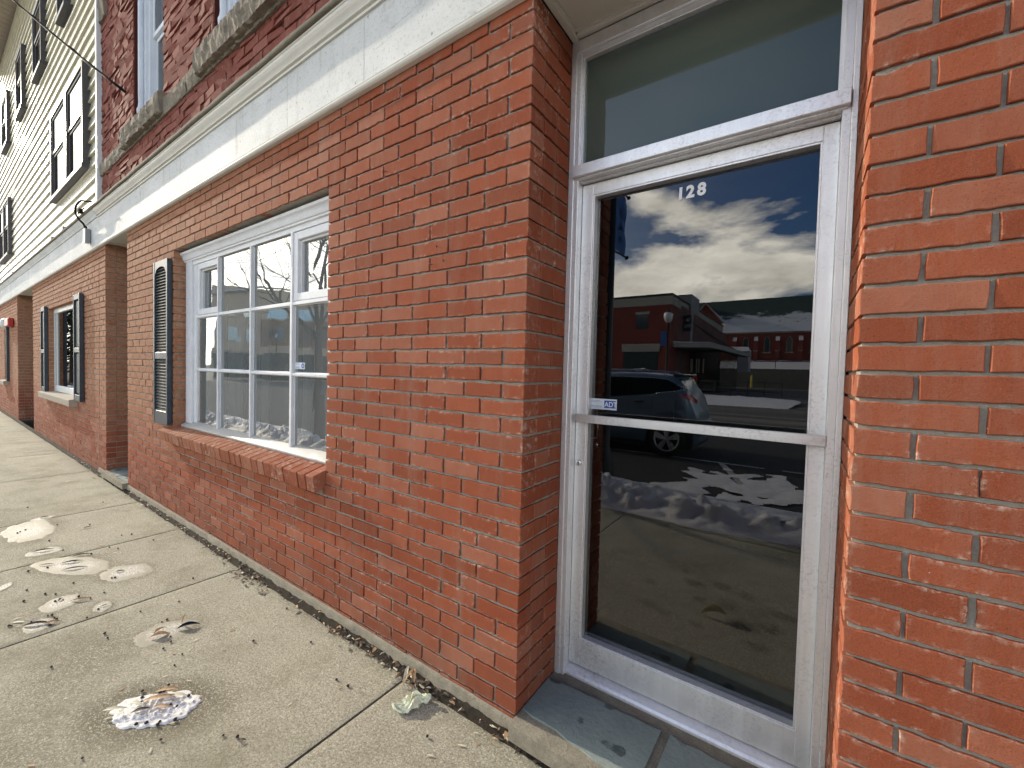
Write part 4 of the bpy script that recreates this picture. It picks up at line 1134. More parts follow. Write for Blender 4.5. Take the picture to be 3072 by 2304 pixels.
for (x,y,rz,L,W,m,lb) in ((-3.26,-.69,1.2,.14,.020,LEAFD,'dark pod lying along the near edge of the broad frost patch'),(-3.36,-.63,1.3,.12,.018,LEAFD,'dark pod at the far edge of the broad frost patch'),(-3.12,-.70,1.15,.15,.018,LEAFD,'long dark pod right of centre on the broad frost patch'),(-3.66,-.78,1.3,.14,.022,LEAFD,'long dark pod across the single frost oval'),(-2.84,-.53,1.0,.055,.018,LEAFD,'dark broken pod in the smooth frost oval by the wall'),(-2.57,-.76,.9,.11,.018,LEAFB,'curled brown leaf on the rim of a frost oval'),(-2.66,-.83,2.4,.05,.016,LEAFD,'dark crumpled leaf in the middle of the curled leaf oval'),(-2.42,-.95,.8,.13,.026,LEAFD,'dark folded leaf heaped on the left of its oval'),(-2.38,-.90,1.0,.08,.02,LEAFB,'brown leaf at the right of the leaf heaped oval'),(-2.38,-.695,1.3,.045,.010,LEAFD,'dark sliver on the smallest frost spot'),(-4.62,-.66,1.2,.07,.02,LEAFD,'dark bits on the farthest frost oval'),(-3.33,-.80,1.0,.10,.014,LEAFB,'brown curled leaf left of the broad frost patch'),(-.812,-.613,.6,.030,.012,LEAFD,'black drop shaped seed near the pavement joint'),(-4.02,-.49,1.4,.06,.015,LEAFD,'dark leaf fragments beyond the large frost patch')):
    one_leaf('dark_leaf',L*.85,W*.62,.12,1.0,x,y,rz,m,lb,z=-.0765)
one_leaf('curled_leaf',.15,.045,.5,2.2,.47,-.61,-.25,LEAFP,'curled pale tan leaf seen mirrored in the lower door glass',z=-.074)
# crumpled pale leaf by the door
mb=MB(); rows=[]; n=26
for i in range(n+1):
    row=[]
    for j in range(n+1):
        u=i/n*2-1; v=j/n*2-1
        w=(1-abs(u)**3)*.9+.1
        x=u*.078; y=v*.034*w+.010*math.sin(u*4)
        ridge=abs(noise.noise(Vector((u*1.7,v*2.3,4))))*.030+abs(noise.noise(Vector((u*4,v*4,1))))*.014
        z=.004+max(0,(1-v*v))*.012+ridge+.010*math.exp(-((u+.1)*5)**2)
        row.append((x+noise.noise(Vector((u*3,v*3,9)))*.010,y+noise.noise(Vector((u*3,v*3,19)))*.010,z))
    rows.append(row)
mb.grid(rows,0,None,False); o=mb.build('crumpled_leaf',CRUMP); o.location=(-.440,-.125,-.081); o.rotation_euler=(.1,0,1.02); tag(o,'crumpled pale green leaf beside the pavement joint near the doorstep','leaf')
# leaf tuft stuck in the gap
TF=thing('leaf_tuft','tuft of orange and brown leaf blades stuck in the gap at the pavement joint','leaf',(-.52,-.03,-.075))
for k,(x,y,rz,L,up,m,lb) in enumerate(((-.52,-.045,2.2,.085,.5,LEAFB,'broad orange blade leaning right'),(-.545,-.05,1.2,.07,.7,LEAFB,None),(-.50,-.06,-.6,.08,.25,LEAFD,None),(-.56,-.055,1.9,.06,.8,LEAFP,'pale upright blade'),(-.49,-.05,.3,.09,.3,LEAFD,None))):
    o=leaf_mesh(L,.013,.1,.7,x*3,up).build('blade',m,TF,local=True); o.location=(x+.52,y+.03,0); o.rotation_euler=(0,0,rz)
    if lb: o['label']=lb
# loose debris in the gap: nobody could count it
mb=MB()
for k in range(520):
    cl=random.choice((-.45,-.62,-.95,-1.1,-1.95,-2.05,-2.1,-2.15,-2.6,-3.4,-4.4,-6,.05)); x=random.gauss(cl,.10) if random.random()<.6 else random.uniform(-8,.4); 
    if x<-9: continue
    y=random.gauss(-.030,.011 if random.random()<.85 else .05)
    if y>-.016: y=-.020
    z=(-.078 if y<-.036 else -.066+ (y+.026)*1.6); L=random.uniform(.005,.026); W=L*random.uniform(.12,.4); a=random.uniform(-.6,.6)+ (0 if random.random()<.6 else 1.5)
    c_,s_=math.cos(a),math.sin(a); h=random.uniform(.001,.010); m_=random.choice((0,1,1,1,2,1))
    if x<-1.8 and x>-2.3 and random.random()<.5: y-=random.uniform(0,.08); z=-.077
    P=[(-L,0,0),(-L*.3,-W,h*.6),(L*.6,-W*.7,h),(L,0,h*.4),(L*.5,W,h*.7),(-L*.4,W*.8,h)]
    mb.add([(x+p[0]*c_-p[1]*s_,y+p[0]*s_+p[1]*c_,z+p[2]) for p in P],[(0,1,2,3,4,5)],m_)
o=mb.build('gap_litter',[LEAFP,LEAFD,LEAFB]); tag(o,'fine dry plant litter gathered in the gap at the foot of the wall','litter',None,'stuff')
# ------------------------------------------------------------------ street side (seen in the glass)
random.seed(33)
# ploughed snow bank between pavement and road
mb=MB(); X0,X1=-34.0,5.0; st=.045; rows=[]
ys=[-1.98-.03*i for i in range(84)]
nx=760
fx=lambda i:(X0+(X1-X0)*(1-(1-i/nx)**2.2))
for y in ys:
    row=[]
    for i in range(nx+1):
        x=fx(i)
        edge=-2.03-.10*noise.noise(Vector((x*.9,0,2)))+ (.0 if x<.0 else -.12*x)
        far=-3.75-.35*noise.noise(Vector((x*.7,4,2)))
        t=(edge-y)/(edge-far) if far<edge else 0
        prof=max(0,min(1,t*6))*max(0,min(1,(1-t)*2.2))
        lump=.42+.6*noise.noise(Vector((x*1.7,y*1.7,1)))+.75*abs(noise.noise(Vector((x*4.1,y*4.1,2))))+.6*abs(noise.noise(Vector((x*9,y*9,3))))+.35*noise.noise(Vector((x*19,y*19,3)))
        h=(.20 if x<-1.0 else .16-.03*max(0,x))*prof*max(.10,lump)
        if x<-1.05 and x>-2.6: h+= .20*prof*max(0,1-abs(x+1.7)/.9)
        base=-.082 if y>-2.5 else -.214
        z=base+h-(.02 if prof<=0 else 0)
        if prof>0: z=max(z,base+.004)
        row.append((x,y,z))
    rows.append(row)
mb.grid(rows,0); o=mb.build('snow_bank',SNOW); tag(o,'lumpy ploughed snow bank between pavement and parking lane','snow bank')
def snow_sheet(x0,x1,y0,y1,z,name,thr,seed,amp=.03,cell=.07):
    mb=MB(); idx={}; nx=int((x1-x0)/cell); ny=int((y1-y0)/cell)
    def P(i,j):
        if (i,j) not in idx:
            x=x0+i*cell; y=y0+j*cell
            mb.v.append((x,y,z+amp*(.5+noise.noise(Vector((x*4,y*4,seed)))))); mb.e.append(0.0); idx[(i,j)]=len(mb.v)-1
        return idx[(i,j)]
    for i in range(nx):
        for j in range(ny):
            x=x0+(i+.5)*cell; y=y0+(j+.5)*cell
            ex=min((i+.5)/nx,1-(i+.5)/nx,(j+.5)/ny,1-(j+.5)/ny)*2
            if noise.noise(Vector((x*1.2,y*1.2,seed)))+.5*noise.noise(Vector((x*4,y*4,seed)))+ex*.9>thr:
                mb.f.append((P(i,j),P(i+1,j),P(i+1,j+1),P(i,j+1))); mb.m.append(0); mb.sm.append(True)
    return mb.build(name,SNOW)
o=snow_sheet(-1.0,3.4,-5.6,-3.4,-.208,'slush_patch',.42,4,.02,.03); tag(o,'thin trampled snow between the bank and the parking lines','snow patch')

# ---- parked car
CAR=thing('parked_car','blue grey station wagon with roof rails parked beyond the snow bank','car',(-2.9,-6.9,-.215))
CARP=N('blue grey car paint'); cc=CARP.mix(CARP.ramp(CARP.noise(3,4,.6),.3,.7),(.12,.19,.27),(.15,.23,.31))
CARP=CARP.pbr(cc,.28,.35,None,.5,Coat_Weight=.6)
CGL=simple('car glass',(.004,.005,.006),.08,0,.12,bump=0); CHR2=simple('chrome strip',(.65,.66,.68),.2,.9,bump=0,var=.03)
TAIL=simple('red tail lamp',(.42,.01,.015),.15,0,.6,bump=0,var=.1); RIM=simple('alloy rim',(.48,.50,.52),.3,.7,bump=0,var=.05); TYRE=simple('tyre rubber',(.018,.018,.018),.8,bump=0); UNDER=simple('black under trim',(.015,.015,.017),.7,bump=0)
YC=-6.90; GZ=-.215; XW=(-1.25,-4.0); RW=.335
def lerp_tab(x,tab):
    for (a,va),(b,vb) in zip(tab[:-1],tab[1:]):
        if a<=x<=b: t=(x-a)/(b-a); t=t*t*(3-2*t) if False else t; return va+(vb-va)*t
    return tab[0][1] if x<tab[0][0] else tab[-1][1]
SQ=lambda T:[((-1.25+(a+1.25)*.80) if a>-1.25 else a,b) for a,b in T]
TOP=SQ([(-5.25,.42),(-5.15,.58),(-4.9,.68),(-4.35,.78),(-4.1,.84),(-3.75,1.03),(-3.35,1.24),(-3.0,1.32),(-2.4,1.365),(-1.8,1.365),(-1.3,1.335),(-1.12,1.30),(-.98,1.17),(-.86,1.02),(-.78,.90),(-.68,.66),(-.62,.52),(-.60,.36)])
BELT=SQ([(-5.25,.40),(-5.15,.54),(-4.9,.62),(-4.1,.75),(-3.4,.79),(-2.4,.845),(-1.6,.93),(-1.1,1.02),(-.98,1.02),(-.86,.95),(-.78,.86),(-.68,.62),(-.62,.50),(-.60,.34)])
WID=SQ([(-5.25,.52),(-5.15,.72),(-4.9,.84),(-4.4,.90),(-2.4,.905),(-1.4,.895),(-1.0,.86),(-.8,.80),(-.70,.72),(-.63,.62),(-.60,.50)])
def zbot(x):
    z=GZ+.24 if -5.0<x<-.75 else GZ+.30
    for xw in XW:
        d=abs(x-xw)
        if d<.40: z=max(z,GZ+RW-.02+math.sqrt(max(0,.40**2-d*d)))
    return z
def half(x,z):
    zt=lerp_tab(x,TOP); zb=lerp_tab(x,BELT); w=lerp_tab(x,WID); z0=zbot(x)
    if z<=zb:
        t=(z-z0)/max(.01,zb-z0); return w*(.955+.045*math.sin(math.pi*min(1,max(0,t*.9+.05))))
    t=min(1.0,(z-zb)/max(.01,zt-zb)); return w*(.955-.235*t-.06*t**6)
mb=MB(); rows=[]
xs=[-5.25+4.52*i/130 for i in range(131)]
for x in xs:
    zt=lerp_tab(x,TOP); zb=lerp_tab(x,BELT); z0=min(zbot(x),zb-.04); row=[]
    zs=[z0,z0+.03,z0+(zb-z0)*.35,z0+(zb-z0)*.7,zb-.012,zb]+[zb+(zt-zb)*t for t in (.35,.7,.93)]
    side=[(half(x,z)*(.93 if k==0 else 1),z) for k,z in enumerate(zs)]+[(half(x,zt)*.86,zt-.004),(half(x,zt)*.4,zt+.012)]
    for (y,z) in side: row.append((x,YC+y,z))
    for (y,z) in reversed(side): row.append((x,YC-y,z))
    rows.append(row)
mb.grid(rows,0,None,True,True)
k=len(rows[0]); mb.f.append(tuple(range(k))); mb.m.append(0); mb.sm.append(False)
mb.f.append(tuple((len(rows)-1)*k+i for i in range(k))); mb.m.append(0); mb.sm.append(False)
mb.build('body',CARP,CAR)
def side_patch(poly_lo,poly_hi,x0,x1,off,name,mat,n=40,parent=CAR,sides=(1,)):
    mb=MB()
    for s in sides:
        rows=[]
        for i in range(n+1):
            x=x0+(x1-x0)*i/n; a=poly_lo(x); b=poly_hi(x)
            rows.append([(x,YC+s*(half(x,a+(b-a)*t)+off),a+(b-a)*t) for t in (0,.25,.5,.75,1)])
        mb.grid(rows)
    return mb.build(name,mat,parent)
def wtop(x): 
    return lerp_tab(x,[(-3.72,.86),(-3.35,1.14),(-3.05,1.235),(-2.4,1.27),(-1.6,1.265),(-1.30,1.24),(-.97,1.075)])
def wlo(x): return lerp_tab(x,BELT)+.018 if x<-1.25 else lerp_tab(x,[(-1.25,1.005),(-1.05,1.045),(-.97,1.07)])
win=side_patch(wlo,wtop,-3.70,-.97,.006,'side_glass',CGL,60,sides=(1,-1))
mb=MB()
for s in (1,):
    pts=[(x,YC+s*(half(x,wtop(x))+.010),wtop(x)+.004) for x in [-3.7+2.73*i/50 for i in range(51)]]+[(x,YC+s*(half(x,wlo(x))+.010),wlo(x)-.004) for x in [-.97-.0-.5*i/10 for i in range(11)]]
    mb.tube(pts,.009,6)
mb.build('chrome_window_trim',CHR2,CAR)
mb=MB()
for x in (-2.42,-3.35):
    mb.tube([(x-.02*(t>.5),YC+half(x,z)+.002,z) for t,z in [(i/10,GZ+.28+(lerp_tab(x,BELT)-GZ-.28)*i/10) for i in range(11)]],.005,5)
sx=[(-1.52,.90),(-1.53,.70),(-1.58,.55),(-1.66,.40),(-1.72,.30)]
mb.tube([(x,YC+half(x,z)+.002,z) for x,z in sx],.005,5)
fp=[(-1.10,.83),(-1.08,.85),(-.98,.845),(-.955,.82),(-.955,.73),(-.98,.71),(-1.08,.71),(-1.10,.73),(-1.10,.83)]
mb.tube([(x,YC+half(x,z)+.002,z) for x,z in fp],.004,5)
mb.build('door_seams',UNDER,CAR)
mb=MB()
for x in (-1.78,-2.72): mb.tube([(x-.10,YC+half(x,.80)+.02,.795),(x-.05,YC+half(x,.80)+.04,.80),(x+.07,YC+half(x,.80)+.035,.805),(x+.10,YC+half(x,.80)+.012,.805)],.017,8)
mb.build('door_handle',UNDER,CAR)
side_patch(lambda x:lerp_tab(x,[(-1.02,.955),(-.90,.86),(-.80,.79)]),lambda x:lerp_tab(x,[(-1.02,.985),(-.90,.975),(-.80,.86)]),-1.02,-.80,.012,'tail_light',TAIL,12)
mb=MB()
mb.tube([(-3.1,YC+.64,1.345),(-3.0,YC+.64,1.40),(-2.2,YC+.64,1.415),(-1.45,YC+.63,1.395),(-1.36,YC+.63,1.335)],.016,8)
mb.tube([(-3.1,YC-.64,1.345),(-3.0,YC-.64,1.40),(-2.2,YC-.64,1.415),(-1.45,YC-.63,1.395),(-1.36,YC-.63,1.335)],.016,8)
mb.tube([(-2.05,YC-.63,1.42),(-2.0,YC,1.45),(-2.05,YC+.63,1.42)],.014,8)
mb.build('roof_rail',CHR2,CAR)
mb=MB(); mb.box(-.84,-.69,YC-.66,YC+.66,GZ+.40,GZ+.66,0,.05); mb.build('rear_bumper',CARP,CAR)
mb=MB(); mb.grid([[( lerp_tab_x,YC+yy*.60,zz) for yy in (-1,-.5,0,.5,1)] for lerp_tab_x,zz in ((-1.10,1.25),(-1.01,1.13),(-.93,1.00))]); mb.build('rear_glass',CGL,CAR)
mb=MB(); mb.box(-1.26,-1.03,YC-.58,YC+.58,1.325,1.352,0,.01); mb.build('roof_spoiler',CARP,CAR)
mb=MB(); mb.box(-4.95,-.80,YC-.78,YC+.78,GZ+.16,GZ+.55); mb.build('underbody',UNDER,CAR)
def wheel(x,y,s):
    mb=MB(); c=(x,y,GZ+RW)
    mb.lathe(c,[(.22,-.0*s),(.235,.0),(.30,.004*s),(.328,-.02*s),(.335,-.06*s),(.335,-.17*s),(.32,-.20*s),(.2,-.2*s)],40,0,'y')
    w=mb.build('wheel',TYRE,CAR)
    mb=MB(); mb.lathe(c,[(.235,-.002*s),(.225,.004*s),(.215,-.01*s),(.21,-.08*s),(.0,-.085*s)],40,0,'y')
    for k in range(5):
        a=2*math.pi*k/5+math.pi/2; ca,sa=math.cos(a),math.sin(a); 
        def q(r,t,d): return (x+r*ca-t*sa,y+d*s,GZ+RW+r*sa+t*ca)
        vs=[q(.03,-.026,.006),q(.03,.026,.006),q(.225,.060,-.002),q(.225,-.060,-.002),q(.03,-.030,-.03),q(.03,.030,-.03),q(.225,.066,-.04),q(.225,-.066,-.04)]
        mb.add(vs,[(0,1,2,3),(0,4,5,1),(1,5,6,2),(2,6,7,3),(3,7,4,0)],1)
    mb.lathe(c,[(.238,.002*s),(.232,.010*s),(.212,.006*s),(.206,-.012*s)],40,1,'y')
    mb.lathe(c,[(0,.012*s),(.03,.011*s),(.045,.004*s),(.05,-.02*s)],20,1,'y')
    mb.build('rim',[UNDER,RIM],w)
for xw in XW:
    wheel(xw,YC+.855,1); wheel(xw,YC-.855,-1)

# ---- street lamps, banner
def street_lamp(x,y,h,label,banner=True,group='old fashioned street lamps'):
    t=thing('street_lamp',label,'street lamp',(x,y,-.1),group)
    mb=MB(); mb.lathe((x,y,-.1),[(.16,0),(.16,.12),(.11,.18),(.09,.45),(.055,.55),(.045,h-.55),(.07,h-.5),(.05,h-.45),(.0,h-.45)],14); mb.build('pole',bpy.data.materials.get('lamp post black') or simple('lamp post black',(.02,.025,.025),.5,.2),t)
    mb=MB(); mb.lathe((x,y,-.1),[(.05,h-.46),(.13,h-.40),(.19,h-.25),(.20,h-.12),(.15,h-.02),(.0,h-.0)],16); mb.build('globe',bpy.data.materials.get('lamp globe') or simple('lamp globe',(.78,.80,.80),.2,0,.6,bump=0),t)
    mb=MB(); mb.lathe((x,y,-.1),[(.16,h-.05),(.10,h+.04),(.03,h+.09),(.015,h+.18),(0,h+.2)],12); mb.build('finial',bpy.data.materials['lamp post black'],t)
    if banner:
        mb=MB(); mb.box(x-.30,x-.06,y-.004,y+.004,h-1.55,h-.95); mb.tube([(x,y,h-.94),(x-.34,y,h-.94)],.01,6); mb.tube([(x,y,h-1.56),(x-.34,y,h-1.56)],.01,6)
        mb.build('banner',bpy.data.materials.get('blue banner cloth') or simple('blue banner cloth',(.03,.14,.42),.7,bump=0),t)
street_lamp(-4.20,-17.06,4.2,'street lamp with small blue banner in front of the red brick shop')
street_lamp(-42.6,-19.4,4.5,'street lamp with blue banner in front of the tan office block')
bp_=thing('banner_pole','dark pole at the kerb carrying a long blue vertical banner','banner pole',(-1.50,-3.70,-.21))
mb=MB(); mb.lathe((-1.52,-3.70,-.21),[(.16,0),(.16,.25),(.09,.40),(.075,1.2),(.070,4.15),(0,4.2)],16); mb.build('pole',bpy.data.materials['lamp post black'],bp_)
mb=MB()
for z in (3.13,4.05):
    mb.tube([(-1.52,-3.70,z),(-1.49,-4.30,z)],.014,8)
    mb.lathe((-1.49,-4.30,z),[(0,-.03),(.026,-.015),(.032,0),(.026,.02),(0,.035)],12)
mb.build('banner_arm',bpy.data.materials['lamp post black'],bp_)
mb=MB(); mb.grid([[(-1.51+.012*math.sin(i*.9+j),-3.80-.46*j/6,3.15+.89*i/12) for j in range(7)] for i in range(13)]); bn=mb.build('banner',bpy.data.materials['blue banner cloth'],bp_)
def banner_letter(ch,z,s=.24):
    cu=bpy.data.curves.new('t','FONT'); cu.body=ch; cu.size=s; cu.extrude=.001
    ob=bpy.data.objects.new('t',cu); COL.objects.link(ob); bpy.context.view_layer.update()
    dg=bpy.context.evaluated_depsgraph_get(); me=bpy.data.meshes.new_from_object(ob.evaluated_get(dg)); bpy.data.objects.remove(ob)
    o_=ORG[bn.name]
    for v in me.vertices: v.co=(-1.490-o_[0],-4.10+v.co.x-o_[1],z+v.co.y-o_[2])
    me.materials.clear(); me.materials.append(GREYP2); ob=bpy.data.objects.new('banner_letter',me); COL.objects.link(ob); ob.parent=bn
GREYP2=simple('banner lettering',(.30,.42,.60),.6,bump=0)
for ch,z in (('D',3.66),('A',3.46),('Y',3.26)): banner_letter(ch,z,.20)

# ---- red brick shop with canopy
def box_thing(parent,name,x0,x1,y0,y1,z0,z1,mat,c=0): 
    mb=MB(); mb.box(x0,x1,y0,y1,z0,z1,0,c); return mb.build(name,mat,parent)
BR2=N('far red brick'); bt=BR2.n('TexBrick'); bt.inputs['Scale'].default_value=2.2; bt.inputs['Mortar Size'].default_value=.012
bt.inputs['Color1'].default_value=(.19,.032,.022,1); bt.inputs['Color2'].default_value=(.15,.026,.020,1); bt.inputs['Mortar'].default_value=(.12,.06,.05,1)
cx_=BR2.n('SeparateXYZ'); BR2.l(BR2.obj(),cx_.inputs[0]); cm=BR2.n('CombineXYZ'); BR2.l(BR2.math('ADD',cx_.outputs[0],cx_.outputs[1]),cm.inputs[0]); BR2.l(cx_.outputs[2],cm.inputs[1]); BR2.l(cm.outputs[0],bt.inputs['Vector'])
BR2=BR2.pbr(BR2.mix(.25,bt.outputs[0],BR2.ramp(BR2.noise(.8,4),.3,.7,(.10,.02,.015),(.22,.05,.035))),.85)
TEAL=simple('grey panel cladding',(.17,.19,.21),.6,bump=0,var=.1,scale=.6); GBAND=simple('stone band',(.30,.29,.25),.7,bump=0); DGL=simple('shopfront glass',(.012,.015,.016),.08,0,.6,bump=0); CANP=simple('canopy paint',(.30,.31,.29),.6,bump=0)
SH=thing('red_brick_shop','two storey red brick shop with a grey canopy across the street','building',(-10.5,-36,-.2))
box_thing(SH,'wall',-15.5,-8.48,-60,-34,-.2,7.2,BR2); box_thing(SH,'parapet',-15.55,-8.42,-60,-33.95,7.2,7.95,GBAND); box_thing(SH,'roof_coping',-15.6,-8.36,-60,-33.9,7.95,8.12,UNDER)
box_thing(SH,'window',-11.36,-10.34,-34.0,-33.96,5.27,6.5,DGL); box_thing(SH,'window_lintel',-11.45,-10.25,-34,-33.93,6.5,6.72,GBAND)
box_thing(SH,'sign_band',-12.52,-9.29,-34,-33.80,3.28,3.95,GBAND); box_thing(SH,'shop_window',-12.4,-9.4,-34,-33.96,.6,3.27,DGL)
wg=thing('canopy_hall','low brown hall wing with a projecting grey canopy across the street','building',(-8,-45,-.2))
mb=MB(); mb.add([(-8.47,-36,-.2),(-7.4,-56,-.2),(-12,-56,-.2),(-8.6,-36,-.2),(-8.47,-36,7.6),(-7.4,-56,6.5),(-12,-56,6.5),(-8.6,-36,7.6)],[(0,1,5,4),(1,2,6,5),(4,5,6,7),(2,3,7,6)]); mb.build('wall',simple('mauve brick',(.12,.055,.05),.85,bump=0,var=.2,scale=.8),wg)
box_thing(wg,'tower_panel',-9.6,-8.2,-43.5,-40,4,9.0,TEAL)
mb=MB(); mb.add([(x,y,z) for z in (3.72,4.12) for x,y in ((-8.5,-35),(-5.7,-36),(-4.6,-56),(-7.4,-56))],[(0,1,2,3),(4,5,6,7),(0,1,5,4),(1,2,6,5),(2,3,7,6),(3,0,4,7)]); mb.build('canopy',CANP,wg)
mb=MB(); mb.add([(-8.5,-35,4.125),(-5.7,-36,4.125),(-4.6,-56,4.125),(-7.4,-56,4.125),(-8.5,-35,4.2),(-5.8,-36.1,4.17),(-4.7,-55.9,4.17),(-7.4,-56,4.2)],[(0,1,5,4),(1,2,6,5),(2,3,7,6),(3,0,4,7),(4,5,6,7)]); mb.build('canopy_snow',SNOW,wg)
mb=MB()
for k in range(5):
    mb.tube([(-7.9+.1*k,-38-3*k,6.3-.2*k),(-5.6+.05*k,-41-3.2*k,4.15)],.035,5)
mb.build('canopy_stays',UNDER,wg)
mb=MB(); mb.box(-8.3,-7.75,-38.2,-37.8,5.35,6.75); mb.build('hanging_sign',UNDER,wg)
mb=MB()
for zz in (5.55,6.1):
    for xx in (-8.2,-8.02,-7.86): mb.tube([(xx-.05,-37.78,zz),(xx,-37.78,zz+.42),(xx+.05,-37.78,zz)],.022,5)
mb.build('sign_letters',CHR2,wg)
mb=MB()
for (x,w) in ((-8.15,.22),(-7.65,.12),(-7.45,.12),(-7.05,.12)): mb.box(x,x+w,-40.3,-40.2,1.6,2.9)
mb.build('lit_panes',GBAND,wg)
box_thing(wg,'glazed_front',-8.4,-5.6,-52,-40.4,-.2,3.72,DGL)
sd=thing('small_shed','small grey shed with a snow covered roof beyond the canopy','shed',(-7,-60,2)); box_thing(sd,'wall',-8.6,-5.3,-63,-60,2,4.7,simple('pale shed wall',(.38,.40,.42),.7,bump=0))
mb=MB(); mb.add([(-8.9,-59.8,4.7),(-5.2,-59.8,4.7),(-5.2,-63,4.7),(-8.9,-63,4.7),(-8.6,-61.4,5.35),(-5.5,-61.4,5.35)],[(0,1,5,4),(2,3,4,5),(0,4,3),(1,2,5)]); mb.build('roof',SNOW,sd)

# ---- church
CH=thing('brick_church','long red brick church with a snow dusted slate roof on the rise across the street','church',(-6,-85,3))
box_thing(CH,'wall',-22,14,-92,-80,3.0,8.85,BR2); box_thing(CH,'cornice',-22,14,-92,-79.8,8.75,9.0,GBAND)
ROOFM=N('snow dusted slate'); sx_=ROOFM.n('SeparateXYZ'); ROOFM.l(ROOFM.obj(),sx_.inputs[0])
f_=ROOFM.math('ADD',ROOFM.math('MULTIPLY',ROOFM.noise(.55,8,.75),2.6),ROOFM.math('MULTIPLY',sx_.outputs['Z'],-.30))
ROOFM=ROOFM.pbr(ROOFM.mix(ROOFM.ramp(f_,-2.15,-1.9),ROOFM.mix(ROOFM.noise(2,5),(.022,.045,.040),(.045,.075,.062)),(.70,.72,.75)),.8)
# colour ramps only cover 0..1, so remap the mask by hand
ROOFM=N('snowy church slate'); sx_=ROOFM.n('SeparateXYZ'); ROOFM.l(ROOFM.obj(),sx_.inputs[0])
hh=ROOFM.math('DIVIDE',ROOFM.math('SUBTRACT',sx_.outputs['Z'],9.0),6.6)
f_=ROOFM.math('SUBTRACT',ROOFM.math('ADD',ROOFM.math('MULTIPLY',ROOFM.noise(.7,9,.78,stretch=(.6,1,1)),1.5),.12),hh)
ROOFM=ROOFM.pbr(ROOFM.mix(ROOFM.ramp(f_,.36,.47),ROOFM.mix(ROOFM.noise(2,5),(.022,.045,.040),(.050,.080,.066)),(.62,.65,.70)),.8)
mb=MB(); mb.add([(-22.5,-79.5,8.95),(14.5,-79.5,8.95),(14.5,-86,15.7),(-22.5,-86,15.5),(14.5,-92.5,8.95),(-22.5,-92.5,8.95)],[(0,1,2,3),(3,2,4,5)]); mb.build('roof',ROOFM,CH)
mb=MB(); mb.add([(-16.9,-79.3,8.9),(-11.5,-79.3,8.9),(-14.2,-79.3,14.1),(-11.5,-79.3,10.8),(-16.9,-79.3,10.8)],[(0,1,3,2,4)]); mb.build('gable',BR2,CH)
mb=MB(); mb.tube([(-17.2,-79.1,10.6),(-14.2,-79.1,14.3),(-11.2,-79.1,10.6)],.16,5); mb.build('gable_trim',CANP,CH)
mb=MB(); mb.add([(-14.2,-79.3,14.15),(-11.1,-79.3,10.6),(-11.1,-84,10.9),(-14.2,-85,14.15)],[(0,1,2,3)]); mb.build('gable_roof',SNOW,CH)
for x in (-7.75,-4.60,-1.48,1.7,4.9):
    mb=MB(); P=[(-.38,0),(.38,0),(.38,1.75),(.30,2.1),(.16,2.38),(0,2.55),(-.16,2.38),(-.30,2.1),(-.38,1.75)]
    mb.add([(x+a,-79.93,5.6+b) for a,b in P],[tuple(range(9))]); w_=mb.build('arched_window',DGL,CH)
    mb=MB(); pts=[(x+a*1.05,-79.9,5.6+b*1.02) for a,b in P[1:]+P[:1]]; mb.tube(pts,.05,5); mb.box(x-.6,x+.6,-80,-79.75,5.42,5.6); mb.build('frame',GBAND,w_)
for x in (-9.4,-6.2,-3.1,.05,3.2):
    b_=box_thing(CH,'buttress',x-.28,x+.28,-80,-79.3,3,7.5,BR2)
    mb=MB(); 
    for z in (7.45,5.75): mb.add([(x-.30,-79.25,z),(x+.30,-79.25,z),(x+.30,-79.98,z+.75),(x-.30,-79.98,z+.75)],[(0,1,2,3)])
    mb.build('snow_cap',SNOW,b_)
mb=MB(); 
rows=[[(-30+i*1.0,y,z+.15*noise.noise(Vector((i*.6,y,0)))) for i in range(61)] for y,z in ((-70,2.55),(-72,2.9),(-75,3.5),(-80,4.2),(-95,4.3))]
mb.grid(rows,0); o=mb.build('snow_slope',SNOW); tag(o,None,'snowy slope',None,'structure')
rt=thing('retaining_wall','long grey concrete retaining wall below the church','wall',(0,-70,-.2)); 
box_thing(rt,'wall_face',-30,30,-70.6,-70,-.2,2.6,simple('old concrete wall',(.15,.145,.12),.9,bump=0,var=.2,scale=.7))
mb=MB(); mb.tube([(-30,-70.2,3.7),(30,-70.2,3.7)],.05,6)
for k in range(14): mb.tube([(-28+4.2*k,-70.2,2.6),(-28+4.2*k,-70.2,3.7)],.05,6)
mb.build('top_rail',UNDER,rt)
bo=MB(); bo.lathe((-5.55,-68,-.2),[(.15,0),(.15,1.7),(.1,1.78),(0,1.8)],12); o=bo.build('bollard',simple('yellow paint',(.55,.45,.03),.6,bump=0)); tag(o,'yellow steel bollard in front of the retaining wall','bollard')
fe=thing('steel_fence','thin black post and rail fence on the snowy island','fence',(-1.8,-30,.2))
mb=MB()
for x in (-4.3,-3.3,-2.3,-1.32,-.34): mb.tube([(x,-30,.1),(x,-30,1.03)],.03,6)
mb.build('posts',UNDER,fe); mb=MB()
for z in (.35,.98): mb.tube([(-5.2,-30,z),(-.34,-30,z)],.022,6)
mb.build('rails',UNDER,fe)
mb=MB(); rows=[]
for i in range(40):
    x=-16+ 16.2*i/39+.0; row=[]
    for j in range(12):
        y=-22.5-9.5*j/11; t=math.sin(math.pi*j/11)*math.sin(math.pi*min(1,(40-i)/8*.5+.0) if i>32 else math.pi/2)
        row.append((x if i<39 else x+.5*math.sin(math.pi*j/11),y,-.21+.32*max(0,t)**.4*(.8+.3*noise.noise(Vector((x*2,y*2,0))))))
    rows.append(row)
mb.grid(rows,0); o=mb.build('snowy_island',SNOW); tag(o,'long flat snow covered traffic island in the road','snow island')
